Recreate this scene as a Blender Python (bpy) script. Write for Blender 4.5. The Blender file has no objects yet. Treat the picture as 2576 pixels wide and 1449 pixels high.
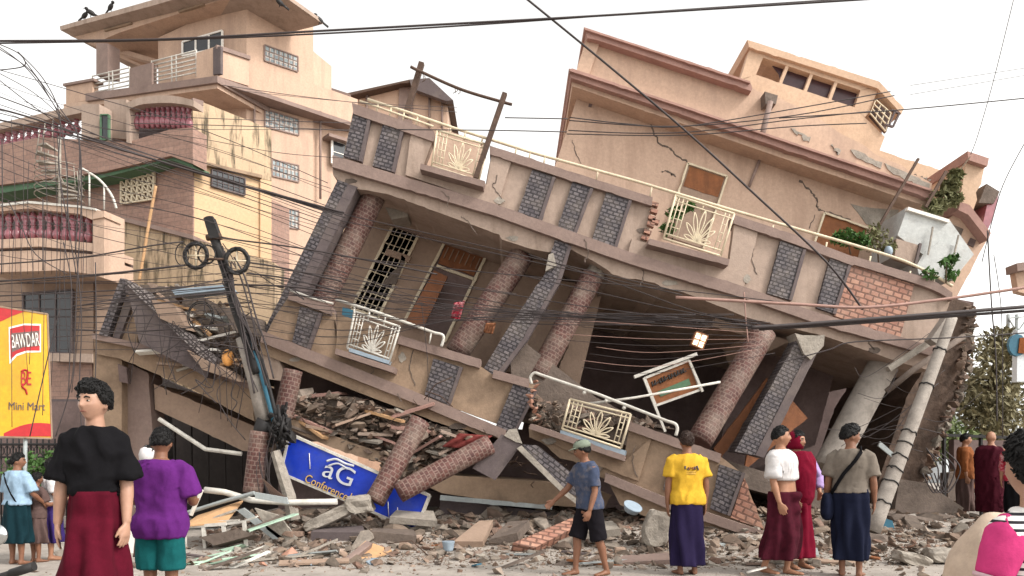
import bpy, bmesh, math, random
from mathutils import Vector, Matrix, noise
R = math.radians
random.seed(7)
S = bpy.context.scene
COL = S.collection
# ---------------------------------------------------------------- camera, sky, sun, exposure
F, CX, HZ, H = 1874.0, 1288.0, 1155.0, 1.3
cam = bpy.data.objects.new('camera', bpy.data.cameras.new('camera'))
COL.objects.link(cam)
cam.location = (0, 0, H)
cam.rotation_euler = (R(90), 0, 0)
cam.data.sensor_width = 36
cam.data.lens = F / 2576 * 36
cam.data.shift_y = (HZ - 724.5) / 2576
cam.data.clip_end = 3000
S.camera = cam
SUN_EL, SUN_AZ = 42, 118          # azimuth clockwise from +Y (the view direction): sun over the right shoulder
W = bpy.data.worlds.new('World')
S.world = W
W.use_nodes = True
wn = W.node_tree
bg = wn.nodes['Background']
sky = wn.nodes.new('ShaderNodeTexSky')
sky.sky_type = 'NISHITA'
sky.sun_disc = False
sky.sun_elevation = R(SUN_EL)
sky.sun_rotation = R(SUN_AZ)
sky.air_density = 1.0
sky.dust_density = 2.0
sky.ozone_density = 0.5
hs = wn.nodes.new('ShaderNodeHueSaturation')     # a veiled, overcast sky has little blue left
hs.inputs['Saturation'].default_value = 0.05
wn.links.new(sky.outputs[0], hs.inputs['Color'])
tint = wn.nodes.new('ShaderNodeMix'); tint.data_type = 'RGBA'; tint.blend_type = 'MULTIPLY'
tint.inputs[0].default_value = 1; tint.inputs[7].default_value = (1.0, .982, .945, 1)
wn.links.new(hs.outputs[0], tint.inputs[6])
wn.links.new(tint.outputs[2], bg.inputs[0])
bg.inputs[1].default_value = 0.15
sl = bpy.data.lights.new('sun', 'SUN')
sl.energy = 1.0
sl.angle = R(10)
sl.color = (1.0, 0.94, 0.87)
so = bpy.data.objects.new('sun', sl)
COL.objects.link(so)
sd = Vector((math.sin(R(SUN_AZ)) * math.cos(R(SUN_EL)), math.cos(R(SUN_AZ)) * math.cos(R(SUN_EL)), math.sin(R(SUN_EL))))
so.rotation_euler = sd.to_track_quat('Z', 'Y').to_euler()
so.location = (10, -10, 20)
S.view_settings.view_transform = 'Standard'
S.view_settings.look = 'None'
S.view_settings.gamma = 1
S.view_settings.exposure = 1.38

# ---------------------------------------------------------------- helpers
O = Vector((0, 0, H))
def U(x, y, d):
    return Vector(((x - CX) * d / F, d, H + (HZ - y) * d / F))

class Pl:
    """vertical plane through two picture columns at given distances"""
    def __init__(s, x1, d1, x2, d2):
        s.p = U(x1, HZ, d1)
        q = U(x2, HZ, d2)
        s.h = (q - s.p).normalized()
        if s.h.x < 0: s.h = -s.h
        s.n = Vector((s.h.y, -s.h.x, 0))
        if s.n.y > 0: s.n = -s.n
    def w(s, x, y, off=0.0):
        r = Vector(((x - CX) / F, 1, (HZ - y) / F))
        t = (s.p + s.n * off - O).dot(s.n) / r.dot(s.n)
        return O + r * t

def D(d): return Pl(0, d, 2576, d)

LUMPS = []
LR0 = random.Random(23)
for k_ in range(36):
    b_ = bmesh.new()
    n_ = LR0.choice((7, 9, 10, 12, 14))
    for i_ in range(n_):
        p_ = [LR0.uniform(-1, 1) for _ in range(3)]
        q_ = max(abs(x) for x in p_); e_ = math.sqrt(sum(x * x for x in p_))
        w_ = LR0.uniform(.3, 1)
        b_.verts.new([x / (q_ * w_ + e_ * (1 - w_)) * LR0.uniform(.42, .56) for x in p_])
    bmesh.ops.convex_hull(b_, input=b_.verts)
    b_.verts.index_update()
    us_ = sorted({v.index for f in b_.faces for v in f.verts})
    b_.verts.ensure_lookup_table()
    LUMPS.append(([tuple(b_.verts[i].co) for i in us_], [[us_.index(v.index) for v in f.verts] for f in b_.faces]))
    b_.free()
CHIP = [0.0]
CR_ = random.Random(19)
def chipped(poly, amp):
    """long straight edges come out slightly wavy with a few knocked-off bits, as on old broken plaster"""
    out = []
    n = len(poly)
    for i in range(n):
        a, b = poly[i], poly[(i + 1) % n]
        L = math.hypot(b[0] - a[0], b[1] - a[1])
        out.append(a)
        k = int(L / 13)
        if L < 26: continue
        nx, ny = -(b[1] - a[1]) / L, (b[0] - a[0]) / L
        for j in range(1, k):
            t = (j + CR_.uniform(-.3, .3)) / k
            e = CR_.gauss(0, .35) * amp
            if CR_.random() < .07: e += CR_.choice((-1, 1)) * CR_.uniform(1.5, 4) * amp
            out.append((a[0] + (b[0] - a[0]) * t + nx * e, a[1] + (b[1] - a[1]) * t + ny * e))
    return out

class MB:
    def __init__(s):
        s.bm = bmesh.new()
        s.uv = s.bm.loops.layers.uv.new('UVMap')
    def face(s, vs, uvs=None, smooth=False):
        try:
            f = s.bm.faces.new(vs)
        except ValueError:
            return None
        f.smooth = smooth
        if uvs:
            for l, u in zip(f.loops, uvs): l[s.uv].uv = u
        return f
    def prism3(s, pts, back, ua, va, n):
        a = [s.bm.verts.new(p) for p in pts]
        b = [s.bm.verts.new(p + back) for p in pts]
        N = len(a)
        fs = [s.face(a), s.face(b[::-1])]
        for i in range(N):
            fs.append(s.face([a[i], b[i], b[(i + 1) % N], a[(i + 1) % N]]))
        for k, f in enumerate(fs):
            if not f: continue
            for l in f.loops:
                c = l.vert.co
                if k < 2: l[s.uv].uv = (c.dot(ua), c.dot(va))
                else:
                    e = f.calc_center_median()
                    m = (f.verts[0].co - f.verts[-1].co)
                    if abs(m.dot(ua)) > abs(m.dot(va)): l[s.uv].uv = (c.dot(ua), c.dot(n))
                    else: l[s.uv].uv = (c.dot(n), c.dot(va))
    def prism(s, poly, pl, t=.2, off=0.0, ang=0.0, back=None):
        """polygon drawn on plane pl, standing off proud of it, t thick to the back"""
        if CHIP[0]: poly = chipped(poly, CHIP[0])
        c, q = math.cos(R(ang)), math.sin(R(ang))
        z = Vector((0, 0, 1))
        ua = pl.h * c - z * q
        va = pl.h * q + z * c
        s.prism3([pl.w(x, y, off) for x, y in poly], back if back else -pl.n * t, ua, va, pl.n)
        return s
    def bar(s, a, b, wpx, pl, t=.04, off=0.0):
        d = Vector((b[0] - a[0], b[1] - a[1])); d.normalize()
        k = Vector((-d.y, d.x)) * wpx / 2
        s.prism([(a[0] + k.x, a[1] + k.y), (b[0] + k.x, b[1] + k.y), (b[0] - k.x, b[1] - k.y), (a[0] - k.x, a[1] - k.y)], pl, t, off, math.degrees(math.atan2(d.y, d.x)))
        return s
    def tube(s, pts, rad, seg=8, caps=True, smooth=True, ref=None, tw=0.0):
        pts = [Vector(p) for p in pts]
        n = len(pts)
        if not isinstance(rad, (list, tuple)): rad = [rad] * n
        rings = []
        L = 0
        prev = None
        for i, p in enumerate(pts):
            t = (pts[min(i + 1, n - 1)] - pts[max(i - 1, 0)])
            if t.length < 1e-9: t = Vector((0, 0, 1))
            t.normalize()
            if prev is None:
                r0 = Vector(ref) if ref else (Vector((0, -1, 0)) if abs(t.y) < .8 else Vector((1, 0, 0)))
            else: r0 = prev
            ax = (r0 - t * r0.dot(t))
            if ax.length < 1e-6: ax = t.orthogonal()
            ax.normalize()
            prev = ax
            ay = t.cross(ax)
            ra = rad[i]
            r1, r2 = ra if isinstance(ra, (list, tuple)) else (ra, ra)
            if i: L += (p - pts[i - 1]).length
            rings.append(([s.bm.verts.new(p + ax * r1 * math.cos(2 * math.pi * k / seg) + ay * r2 * math.sin(2 * math.pi * k / seg)) for k in range(seg)], L, max(r1, r2)))
        s.rings(rings, seg, caps, smooth)
        return s
    def rings(s, rings, seg, caps=True, smooth=True):
        for (A, la, ra), (B, lb, rb) in zip(rings, rings[1:]):
            for k in range(seg):
                k2 = (k + 1) % seg
                u0, u1 = 2 * math.pi * ra * k / seg, 2 * math.pi * ra * (k + 1) / seg
                s.face([A[k], A[k2], B[k2], B[k]], [(u0, la), (u1, la), (u1, lb), (u0, lb)], smooth)
        if caps:
            s.face(rings[0][0][::-1]); s.face(rings[-1][0])
    def tubepx(s, pts, r, pl, off=0.0, seg=6):
        return s.tube([pl.w(x, y, off) for x, y in pts], r, seg)
    def chunk(s, c, sx, sy, sz, rng, jit=.28):
        """one broken lump: one of a stock of irregular convex shapes, turned and stretched"""
        m = Matrix.Rotation(rng.uniform(0, 6.28), 3, 'Z') @ Matrix.Rotation(rng.gauss(0, .35), 3, 'X') @ Matrix.Rotation(rng.gauss(0, .35), 3, 'Y')
        vs, fs = LUMPS[rng.randrange(len(LUMPS))]
        v = [s.bm.verts.new(m @ Vector((p[0] * sx, p[1] * sy, p[2] * sz)) + c) for p in vs]
        for f in fs: s.face([v[i] for i in f])
    def ball(s, c, rx, ry, rz, u=14, v=10, mat=None):
        m = Matrix.Translation(c) @ (mat.to_4x4() if mat else Matrix()) @ Matrix.Diagonal((rx, ry, rz, 1))
        g = bmesh.ops.create_uvsphere(s.bm, u_segments=u, v_segments=v, radius=1, matrix=m)
        for x in g['verts']:
            for f in x.link_faces: f.smooth = True
        return s
    def mesh(s, name):
        bmesh.ops.recalc_face_normals(s.bm, faces=s.bm.faces[:])
        me = bpy.data.meshes.new(name)
        s.bm.to_mesh(me); s.bm.free()
        return me
    def build(s, name, mat, parent=None):
        return link(name, s.mesh(name), mat, parent)

def link(name, me, mat, parent=None):
    o = bpy.data.objects.new(name, me)
    COL.objects.link(o)
    for m in (mat if isinstance(mat, (list, tuple)) else [mat]): me.materials.append(m)
    if parent:
        o.parent = parent
        p = parent
        off = Vector((0, 0, 0))
        if p.type == 'EMPTY' and p.get('world_parts'): o.matrix_parent_inverse = Matrix.Translation(-p.location)
    return o

def tag(o, label=None, cat=None, group=None, kind=None):
    if label: o['label'] = label
    if cat: o['category'] = cat
    if group: o['group'] = group
    if kind: o['kind'] = kind
    if o.type == 'MESH' and not o.parent and kind is None:      # origin to the thing's base
        vs = o.data.vertices
        c = Vector((0, 0, 0))
        zmin = 1e9
        for v in vs:
            c += v.co; zmin = min(zmin, v.co.z)
        c /= max(1, len(vs)); c.z = zmin
        o.data.transform(Matrix.Translation(-c)); o.location = c
    return o

def thing(name, label, cat, loc=(0, 0, 0), group=None):
    o = bpy.data.objects.new(name, None)
    COL.objects.link(o)
    o.location = loc
    o.empty_display_size = .2
    o['world_parts'] = 1
    o['label'] = label; o['category'] = cat
    if group: o['group'] = group
    return o

def struct(o): o['kind'] = 'structure'; return o

def lerp(a, b, t): return tuple(x + (y - x) * t for x, y in zip(a, b))
def bil(q, u, v):   # quad TL TR BR BL
    return lerp(lerp(q[0], q[1], u), lerp(q[3], q[2], u), v)
JR = random.Random(3)
def jag(a, b, n=6, amp=8):
    out = []
    for i in range(1, n):
        t = (i + JR.uniform(-.3, .3)) / n
        p = lerp(a, b, t)
        out.append((p[0] + JR.uniform(-amp, amp), p[1] + JR.uniform(-amp, amp)))
    return [a] + out + [b]
def cr(pts, k=8):
    """Catmull-Rom through points (any dimension)"""
    P = [pts[0]] + list(pts) + [pts[-1]]
    out = []
    for i in range(1, len(P) - 2):
        for j in range(k):
            t = j / k
            out.append(tuple(.5 * (2 * b + (c - a) * t + (2 * a - 5 * b + 4 * c - d) * t * t + (3 * b - a - 3 * c + d) * t ** 3) for a, b, c, d in zip(P[i - 1], P[i], P[i + 1], P[i + 2])))
    out.append(tuple(pts[-1]))
    return out
def inpoly(x, y, poly):
    c = False
    j = len(poly) - 1
    for i in range(len(poly)):
        (xi, yi), (xj, yj) = poly[i], poly[j]
        if (yi > y) != (yj > y) and x < (xj - xi) * (y - yi) / (yj - yi) + xi: c = not c
        j = i
    return c

# ---------------------------------------------------------------- materials (all procedural)
def srgb(r, g, b):
    f = lambda c: (c / 255 / 12.92 if c <= 10 else ((c / 255 + .055) / 1.055) ** 2.4)
    return (f(r), f(g), f(b), 1)
def nodes(name):
    m = bpy.data.materials.new(name)
    m.use_nodes = True
    return m, m.node_tree, m.node_tree.nodes['Principled BSDF']
def ramp(nt, fac, stops):
    r = nt.nodes.new('ShaderNodeValToRGB')
    e = r.color_ramp.elements
    e[0].position, e[0].color = stops[0]
    e[1].position, e[1].color = stops[-1]
    for p, c in stops[1:-1]:
        x = e.new(p); x.color = c
    nt.links.new(fac, r.inputs[0])
    return r.outputs[0]
def noi(nt, co, scale, detail=4, rough=.6):
    n = nt.nodes.new('ShaderNodeTexNoise')
    n.inputs['Scale'].default_value = scale
    n.inputs['Detail'].default_value = detail
    n.inputs['Roughness'].default_value = rough
    nt.links.new(co, n.inputs['Vector'])
    return n.outputs['Fac']
def mix(nt, fac, a, b, mode='MIX'):
    m = nt.nodes.new('ShaderNodeMix')
    m.data_type = 'RGBA'; m.blend_type = mode
    for s, v in ((m.inputs[0], fac), (m.inputs[6], a), (m.inputs[7], b)):
        if hasattr(v, 'is_output'): nt.links.new(v, s)
        else: s.default_value = v
    return m.outputs[2]
def mapped(nt, co, sc):
    m = nt.nodes.new('ShaderNodeMapping')
    m.inputs['Scale'].default_value = sc
    nt.links.new(co, m.inputs[0])
    return m.outputs[0]
def bump(nt, p, h, st=.3, dist=.02):
    b = nt.nodes.new('ShaderNodeBump')
    b.inputs['Strength'].default_value = st
    b.inputs['Distance'].default_value = dist
    nt.links.new(h, b.inputs['Height'])
    nt.links.new(b.outputs[0], p.inputs['Normal'])
def co_of(nt, which='Object'): return nt.nodes.new('ShaderNodeTexCoord').outputs[which]
def mul(c, k): return (c[0] * k, c[1] * k, c[2] * k, 1)

def M(name, col, rough=.85, var=.18, scale=3, bst=.25, bsc=40, dirt=None, damt=.5, dsc=1.2, metal=0, streak=False, spec=.3, edge=.72):
    m, nt, p = nodes(name)
    c = co_of(nt)
    out = ramp(nt, noi(nt, c, scale), [(.25, mul(col, 1 - var)), (.75, mul(col, 1 + var))])
    fine = ramp(nt, noi(nt, c, 17, 6, .75), [(.3, (.84, .84, .85, 1)), (.7, (1.1, 1.1, 1.09, 1))])
    out = mix(nt, 1.0, out, fine, 'MULTIPLY')
    if dirt:
        cc = mapped(nt, c, (2.2, 2.2, .35)) if streak else c
        k = noi(nt, cc, dsc, 7, .68)
        f = ramp(nt, k, [(.5 - .02, (0, 0, 0, 1)), (edge, (damt, damt, damt, 1))])
        out = mix(nt, f, out, dirt)
    nt.links.new(out, p.inputs['Base Color'])
    p.inputs['Roughness'].default_value = rough
    p.inputs['Metallic'].default_value = metal
    p.inputs['Specular IOR Level'].default_value = spec
    if bst: bump(nt, p, noi(nt, c, bsc, 5), bst)
    return m

def MT(name, c1, c2, mortar, bw=.16, bh=.075, ms=.012, dirt=srgb(150, 138, 125), damt=.45, bst=.6, hi=None, rough=.6):
    """clad in small overlapping tiles: staggered rows with relief, dusty in patches"""
    m, nt, p = nodes(name)
    uv = co_of(nt, 'UV')
    b = nt.nodes.new('ShaderNodeTexBrick')
    b.offset = .5
    b.inputs['Color1'].default_value = c1
    b.inputs['Color2'].default_value = c2
    b.inputs['Mortar'].default_value = mortar
    b.inputs['Scale'].default_value = 1
    b.inputs['Brick Width'].default_value = bw
    b.inputs['Row Height'].default_value = bh
    b.inputs['Mortar Size'].default_value = ms
    b.inputs['Mortar Smooth'].default_value = .35
    nz = nt.nodes.new('ShaderNodeTexNoise'); nz.inputs['Scale'].default_value = 7; nz.inputs['Detail'].default_value = 3
    nt.links.new(uv, nz.inputs['Vector'])
    vm = nt.nodes.new('ShaderNodeVectorMath'); vm.operation = 'MULTIPLY_ADD'
    vm.inputs[1].default_value = (.035, .03, 0)
    nt.links.new(nz.outputs['Color'], vm.inputs[0]); nt.links.new(uv, vm.inputs[2])
    nt.links.new(vm.outputs[0], b.inputs['Vector'])
    oc = co_of(nt)
    f = ramp(nt, noi(nt, oc, 2.4, 6, .7), [(.45, (0, 0, 0, 1)), (.75, (damt,) * 3 + (1,))])
    out = mix(nt, f, b.outputs['Color'], dirt)
    out = mix(nt, 1.0, out, ramp(nt, noi(nt, oc, 11, 6, .75), [(.3, (.72, .72, .73, 1)), (.7, (1.18, 1.16, 1.15, 1))]), 'MULTIPLY')
    nt.links.new(out, p.inputs['Base Color'])
    p.inputs['Roughness'].default_value = rough
    p.inputs['Specular IOR Level'].default_value = .3
    inv = nt.nodes.new('ShaderNodeMath'); inv.operation = 'SUBTRACT'; inv.inputs[0].default_value = 1
    nt.links.new(b.outputs['Fac'], inv.inputs[1])
    bump(nt, p, inv.outputs[0], bst, .03)
    return m

m_peach = M('peach_render', srgb(187, 160, 141), var=.09, scale=.9, dirt=srgb(146, 120, 104), damt=.6, dsc=1.3, bst=.15, streak=True)
m_pink = M('pink_render', srgb(186, 158, 138), var=.08, scale=.8, dirt=srgb(146, 122, 110), damt=.55, dsc=1.2, bst=.12, streak=True)
m_pinktrim = M('dusty_pink_trim', srgb(158, 124, 114), var=.12, scale=2, dirt=srgb(124, 94, 88), damt=.4)
m_penth = M('apricot_render', srgb(191, 163, 139), var=.08, scale=.9, dirt=srgb(160, 126, 100), damt=.3)
m_beige = M('beige_render', srgb(162, 143, 130), var=.1, scale=1.6, dirt=srgb(110, 92, 78), damt=.55, dsc=1.6, streak=True)
m_beige_d = M('tan_render', srgb(146, 124, 104), var=.14, scale=1.8, dirt=srgb(86, 70, 58), damt=.6, dsc=1.5)
m_mauve = M('mauve_trim', srgb(134, 115, 107), var=.12, scale=3, dirt=srgb(98, 80, 74), damt=.4)
m_tan2 = M('tan_wall', srgb(150, 128, 112), var=.12, scale=1.2, dirt=srgb(100, 82, 68), damt=.5, dsc=1.0)
m_conc = M('broken_concrete', srgb(150, 142, 132), var=.25, scale=6, dirt=srgb(88, 80, 72), damt=.6, dsc=4, bst=.7, bsc=25)
m_concd = M('dark_concrete', srgb(104, 92, 84), var=.25, scale=4, dirt=srgb(60, 52, 46), damt=.6, dsc=2.5, bst=.6, bsc=20)
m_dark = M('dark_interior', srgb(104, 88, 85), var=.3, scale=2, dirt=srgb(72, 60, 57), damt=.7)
m_ltile = MT('highlit_pale_tile', srgb(150, 142, 140), srgb(120, 112, 112), srgb(70, 64, 64), .09, .05, .012, damt=.3, bst=.9)  # copy of the grey tile with pale highlights put into its colours
m_gtile = MT('grey_scale_tile', srgb(108, 102, 104), srgb(80, 75, 79), srgb(56, 52, 55), .105, .062, .013, damt=.35, bst=.9)
m_rtile = MT('red_scale_tile', srgb(100, 67, 61), srgb(78, 51, 48), srgb(122, 100, 92), .085, .066, .010, damt=.7)
m_lattice = MT('terracotta_scale_tile', srgb(172, 130, 110), srgb(150, 106, 90), srgb(112, 80, 68), .15, .09, .016, damt=.3)
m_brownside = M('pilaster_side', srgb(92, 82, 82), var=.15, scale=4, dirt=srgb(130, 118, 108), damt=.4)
m_cream = M('cream_paint_metal', srgb(206, 192, 166), rough=.5, var=.1, scale=8, dirt=srgb(140, 116, 92), damt=.4, dsc=6, bst=.05)
m_whitem = M('white_paint_metal', srgb(196, 192, 184), rough=.45, var=.08, scale=8, dirt=srgb(130, 118, 104), damt=.5, dsc=5, bst=.05)
m_wood = M('brown_timber', srgb(128, 80, 48), rough=.7, var=.25, scale=5, dirt=srgb(80, 48, 30), damt=.5, dsc=3, streak=True)
m_woodo = M('orange_timber', srgb(132, 84, 54), rough=.6, var=.2, scale=4, dirt=srgb(96, 56, 32), damt=.5, dsc=3, streak=True)
m_black = M('black_rubber', srgb(38, 36, 36), rough=.6, var=.2, bst=.1)
m_cable = M('cable_sheath', srgb(58, 51, 51), rough=.6, var=.2, bst=0)
m_cablep = M('faded_cable_sheath', srgb(150, 118, 108), rough=.6, var=.2, bst=0)
m_steel = M('rusty_steel', srgb(84, 66, 56), rough=.7, var=.3, scale=10, metal=.2)
m_glassd = M('dark_glass', srgb(42, 44, 48), rough=.15, var=.3, scale=2, bst=0, spec=.5)
m_blockgl = MT('glass_blocks', srgb(138, 150, 152), srgb(104, 118, 124), srgb(176, 166, 158), .2, .2, .03, damt=.1, rough=.3)
m_yellow = M('yellow_render', srgb(194, 165, 132), var=.07, scale=.8, dirt=srgb(174, 140, 102), damt=.4, dsc=.8)
m_stain = M('mould_streaked_render', srgb(180, 157, 130), var=.1, scale=1.2, dirt=srgb(66, 60, 47), damt=.9, dsc=1.9, edge=.60, streak=True)
m_brick_br = MT('brown_brick_wall', srgb(152, 122, 108), srgb(138, 110, 98), srgb(128, 104, 94), .4, .12, .01, damt=.15, bst=.2)
m_green = M('green_soffit_paint', srgb(84, 112, 88), var=.15, scale=2)
m_maroonp = M('glossy_maroon_baluster', srgb(140, 84, 92), rough=.2, var=.25, scale=4, bst=0, spec=.6)
m_asph = M('dusty_road', srgb(158, 150, 142), var=.2, scale=2, dirt=srgb(112, 104, 96), damt=.6, dsc=3, bst=.5, bsc=60)
m_blue = M('blue_sign_panel', srgb(22, 54, 172), rough=.35, var=.1, scale=1.5, dirt=srgb(70, 84, 140), damt=.5, dsc=2.5, bst=.1, bsc=4)
m_ban = M('yellow_banner_vinyl', srgb(196, 150, 32), rough=.45, var=.12, scale=1.5, bst=.15, bsc=3, dirt=srgb(150, 120, 50), damt=.5, dsc=2)
m_banred = M('red_banner_print', srgb(168, 36, 40), rough=.45, var=.06, bst=0)
m_white = M('white_print', srgb(226, 222, 214), var=.04, bst=0)
m_goldp = M('gold_letter', srgb(196, 160, 92), rough=.4, var=.1, bst=0)
m_silver = M('silver_letter', srgb(188, 190, 196), rough=.35, var=.1, bst=0)
m_teal = M('teal_conduit', srgb(50, 98, 118), rough=.5, var=.15, bst=0)
m_bluep = M('light_blue_plastic', srgb(142, 156, 168), rough=.4, var=.1, bst=0)
m_leaf = M('leaf', srgb(72, 104, 52), rough=.6, var=.4, scale=7, bst=0)
m_leafd = M('dull_leaf', srgb(112, 112, 78), rough=.7, var=.4, scale=3, bst=0)
m_bark = M('bark', srgb(92, 76, 62), var=.3, scale=8)
m_zinc = M('zinc_sheet', srgb(150, 156, 156), rough=.5, var=.15, scale=3, dirt=srgb(116, 100, 88), damt=.5)
m_shed = M('pale_sheet_metal', srgb(176, 178, 176), rough=.5, var=.12, scale=3, dirt=srgb(130, 118, 106), damt=.45, dsc=2)
m_board = M('plywood_board', srgb(184, 146, 108), var=.12, scale=4, dirt=srgb(140, 108, 80), damt=.4)
m_palegreen = M('pale_green_plank', srgb(164, 190, 170), var=.12, scale=5)
m_polec = M('pole_concrete', srgb(150, 142, 134), var=.16, scale=5, dirt=srgb(92, 84, 78), damt=.55, dsc=4, bst=.4)
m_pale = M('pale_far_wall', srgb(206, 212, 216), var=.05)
def M_rubble(name, cols):
    m, nt, p = nodes(name)
    g = nt.nodes.new('ShaderNodeNewGeometry')
    st = [(i / (len(cols) - 1), c) for i, c in enumerate(cols)]
    a = ramp(nt, g.outputs['Random Per Island'], st)
    c = co_of(nt)
    k = ramp(nt, noi(nt, c, 9, 5), [(.3, (.62, .62, .62, 1)), (.7, (1.15, 1.12, 1.08, 1))])
    nt.links.new(mix(nt, 1.0, a, k, 'MULTIPLY'), p.inputs['Base Color'])
    p.inputs['Roughness'].default_value = .95
    p.inputs['Specular IOR Level'].default_value = .1
    bump(nt, p, noi(nt, c, 30, 5), .5)
    return m
m_rub = M_rubble('rubble', [mul(c_, .8) for c_ in [srgb(146, 130, 116), srgb(120, 108, 98), srgb(156, 138, 124), srgb(134, 108, 96), srgb(160, 150, 140), srgb(102, 92, 84), srgb(148, 126, 112), srgb(172, 162, 152)]])
m_rubd = M_rubble('dark_rubble_mix', [srgb(112, 98, 86), srgb(90, 78, 70), srgb(130, 112, 100), srgb(100, 76, 64), srgb(126, 120, 112), srgb(84, 72, 66)])  # darker brown rubble for the right flank and street heap

def text_px(s, cx, cy, wpx, hpx, pl, off, mat, ang=0, parent=None, name='lettering', ext=.004, shear=0):
    cu = bpy.data.curves.new('t', 'FONT')
    cu.body = s; cu.align_x = 'CENTER'; cu.align_y = 'CENTER'; cu.extrude = .02; cu.shear = shear
    o = bpy.data.objects.new('t', cu); COL.objects.link(o)
    me = bpy.data.meshes.new_from_object(o.evaluated_get(bpy.context.evaluated_depsgraph_get()))
    bpy.data.objects.remove(o)
    xs = [v.co.x for v in me.vertices]; ys = [v.co.y for v in me.vertices]
    x0, x1, y0, y1 = min(xs), max(xs), min(ys), max(ys)
    c, q = math.cos(R(ang)), math.sin(R(ang))
    for v in me.vertices:
        a = ((v.co.x - (x0 + x1) / 2) / (x1 - x0)) * wpx
        b = -((v.co.y - (y0 + y1) / 2) / (y1 - y0)) * hpx
        p = pl.w(cx + a * c - b * q, cy + a * q + b * c, off + (ext if v.co.z > 0 else -.002))
        v.co = p
    return link(name, me, mat, parent)
# ---------------------------------------------------------------- ground
def height(x, y):
    """rubble apron heaped against the building; flat street in front"""
    a = max(0, min(1, (y - 9.3) / 3.4)); a = a * a * (3 - 2 * a)
    b = max(0, min(1, (x + 6.3) / 2.2)) * max(0, min(1, (9.5 - x) / 2))
    z = .38 * a * b
    z += (.10 * noise.noise(Vector((x * .9, y * .9, 0))) + .06 * noise.noise(Vector((x * 2.7, y * 2.7, 3)))) * a * b * 1.3
    return z
bm = bmesh.new()
def axis(lo, hi, n, far): return [-far, -far / 4, -far / 12] + [lo + (hi - lo) * i / n for i in range(n + 1)] + [far / 12, far / 4, far]
xs = axis(-14, 14, 112, 900); ys = [-60, -10] + [2 + 24 * i / 96 for i in range(97)] + [60, 200, 900]
g = [[bm.verts.new((x, y, height(x, y))) for x in xs] for y in ys]
for j in range(len(ys) - 1):
    for i in range(len(xs) - 1):
        f = bm.faces.new((g[j][i], g[j][i + 1], g[j + 1][i + 1], g[j + 1][i])); f.smooth = True
me = bpy.data.meshes.new('ground'); bm.to_mesh(me); bm.free()
struct(link('ground', me, m_asph))

# ---------------------------------------------------------------- window helper
def window(root, q, pl, off=.03, nx=4, ny=2, fw=4, bw=2, glass=None, frame=None, name='window', t=.08):
    gl = MB().prism(q, pl, t, off).build(name, glass or m_glassd, root)
    mb = MB()
    L = [(q[0], q[1]), (q[1], q[2]), (q[2], q[3]), (q[3], q[0])]
    for a, b in L: mb.bar(a, b, fw, pl, .06, off + .03)
    for i in range(1, nx): mb.bar(bil(q, i / nx, 0), bil(q, i / nx, 1), bw, pl, .03, off + .02)
    for j in range(1, ny): mb.bar(bil(q, 0, j / ny), bil(q, 1, j / ny), bw, pl, .03, off + .018)
    mb.build('window_frame', frame or m_cream, gl)
    return gl

# ---------------------------------------------------------------- pink tower house, far left
BL, BR = Pl(150, 29.4, 620, 26.0), Pl(620, 26.0, 785, 27.6)
BF = Pl(150, 28.2, 550, 24.6)               # balcony front, proud of the left face
t = thing('pink_house', 'tall pink corner house with a covered roof terrace and overhanging eaves', 'house', (-10.5, 27, 0))
MB().prism([(398, 95), (620, -10), (620, 1250), (398, 1250)], BL, 5, 0).build('wall', m_pink, t)
MB().prism([(620, -6), (788, 66), (788, 1245), (620, 1245)], BR, 4.5, .004).build('wall', m_pink, t)
MB().prism([(786, 210), (900, 250), (900, 1240), (786, 1240)], Pl(620, 26.0, 900, 28.9), 3, -.1).build('wall', m_pink, t)
# roof: long eaves, soffit boards
BRo = Pl(640, 24.6, 806, 26.3)
MB().prism([(150, 66), (390, -2), (620, -66), (640, -72), (640, -62), (620, -55), (392, 12), (152, 76)], Pl(150, 28.3, 640, 24.4), back=Vector((1.75, 1.95, -.45))).build('roof', m_beige, t)
MB().prism([(175, 78), (395, 14), (620, -50), (620, -20), (300, 82), (240, 108), (176, 90)], Pl(150, 28.9, 620, 25.2), back=Vector((1.4, 1.6, -.2))).build('soffit', m_pink, t)
for a, b in (((262, 76), (330, 57)), ((448, 29), (512, 9))):
    MB().bar(a, b, 5, Pl(150, 28.85, 620, 25.15), .1, .02).build('soffit_light', m_beige_d, t)
MB().prism([(242, 108), (271, 108), (271, 190), (242, 190)], Pl(150, 28.4, 550, 25.0), .5).build('column', m_mauve, t)
MB().prism([(271, 112), (398, 150), (400, 162), (271, 124)], Pl(150, 29.0, 550, 28.0), .3).build('beam', m_peach, t)
window(t, [(458, 105), (558, 76), (558, 118), (458, 140)], BL, .05, 3, 1, 4, 4, m_glassd, m_white, 'window')
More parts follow.
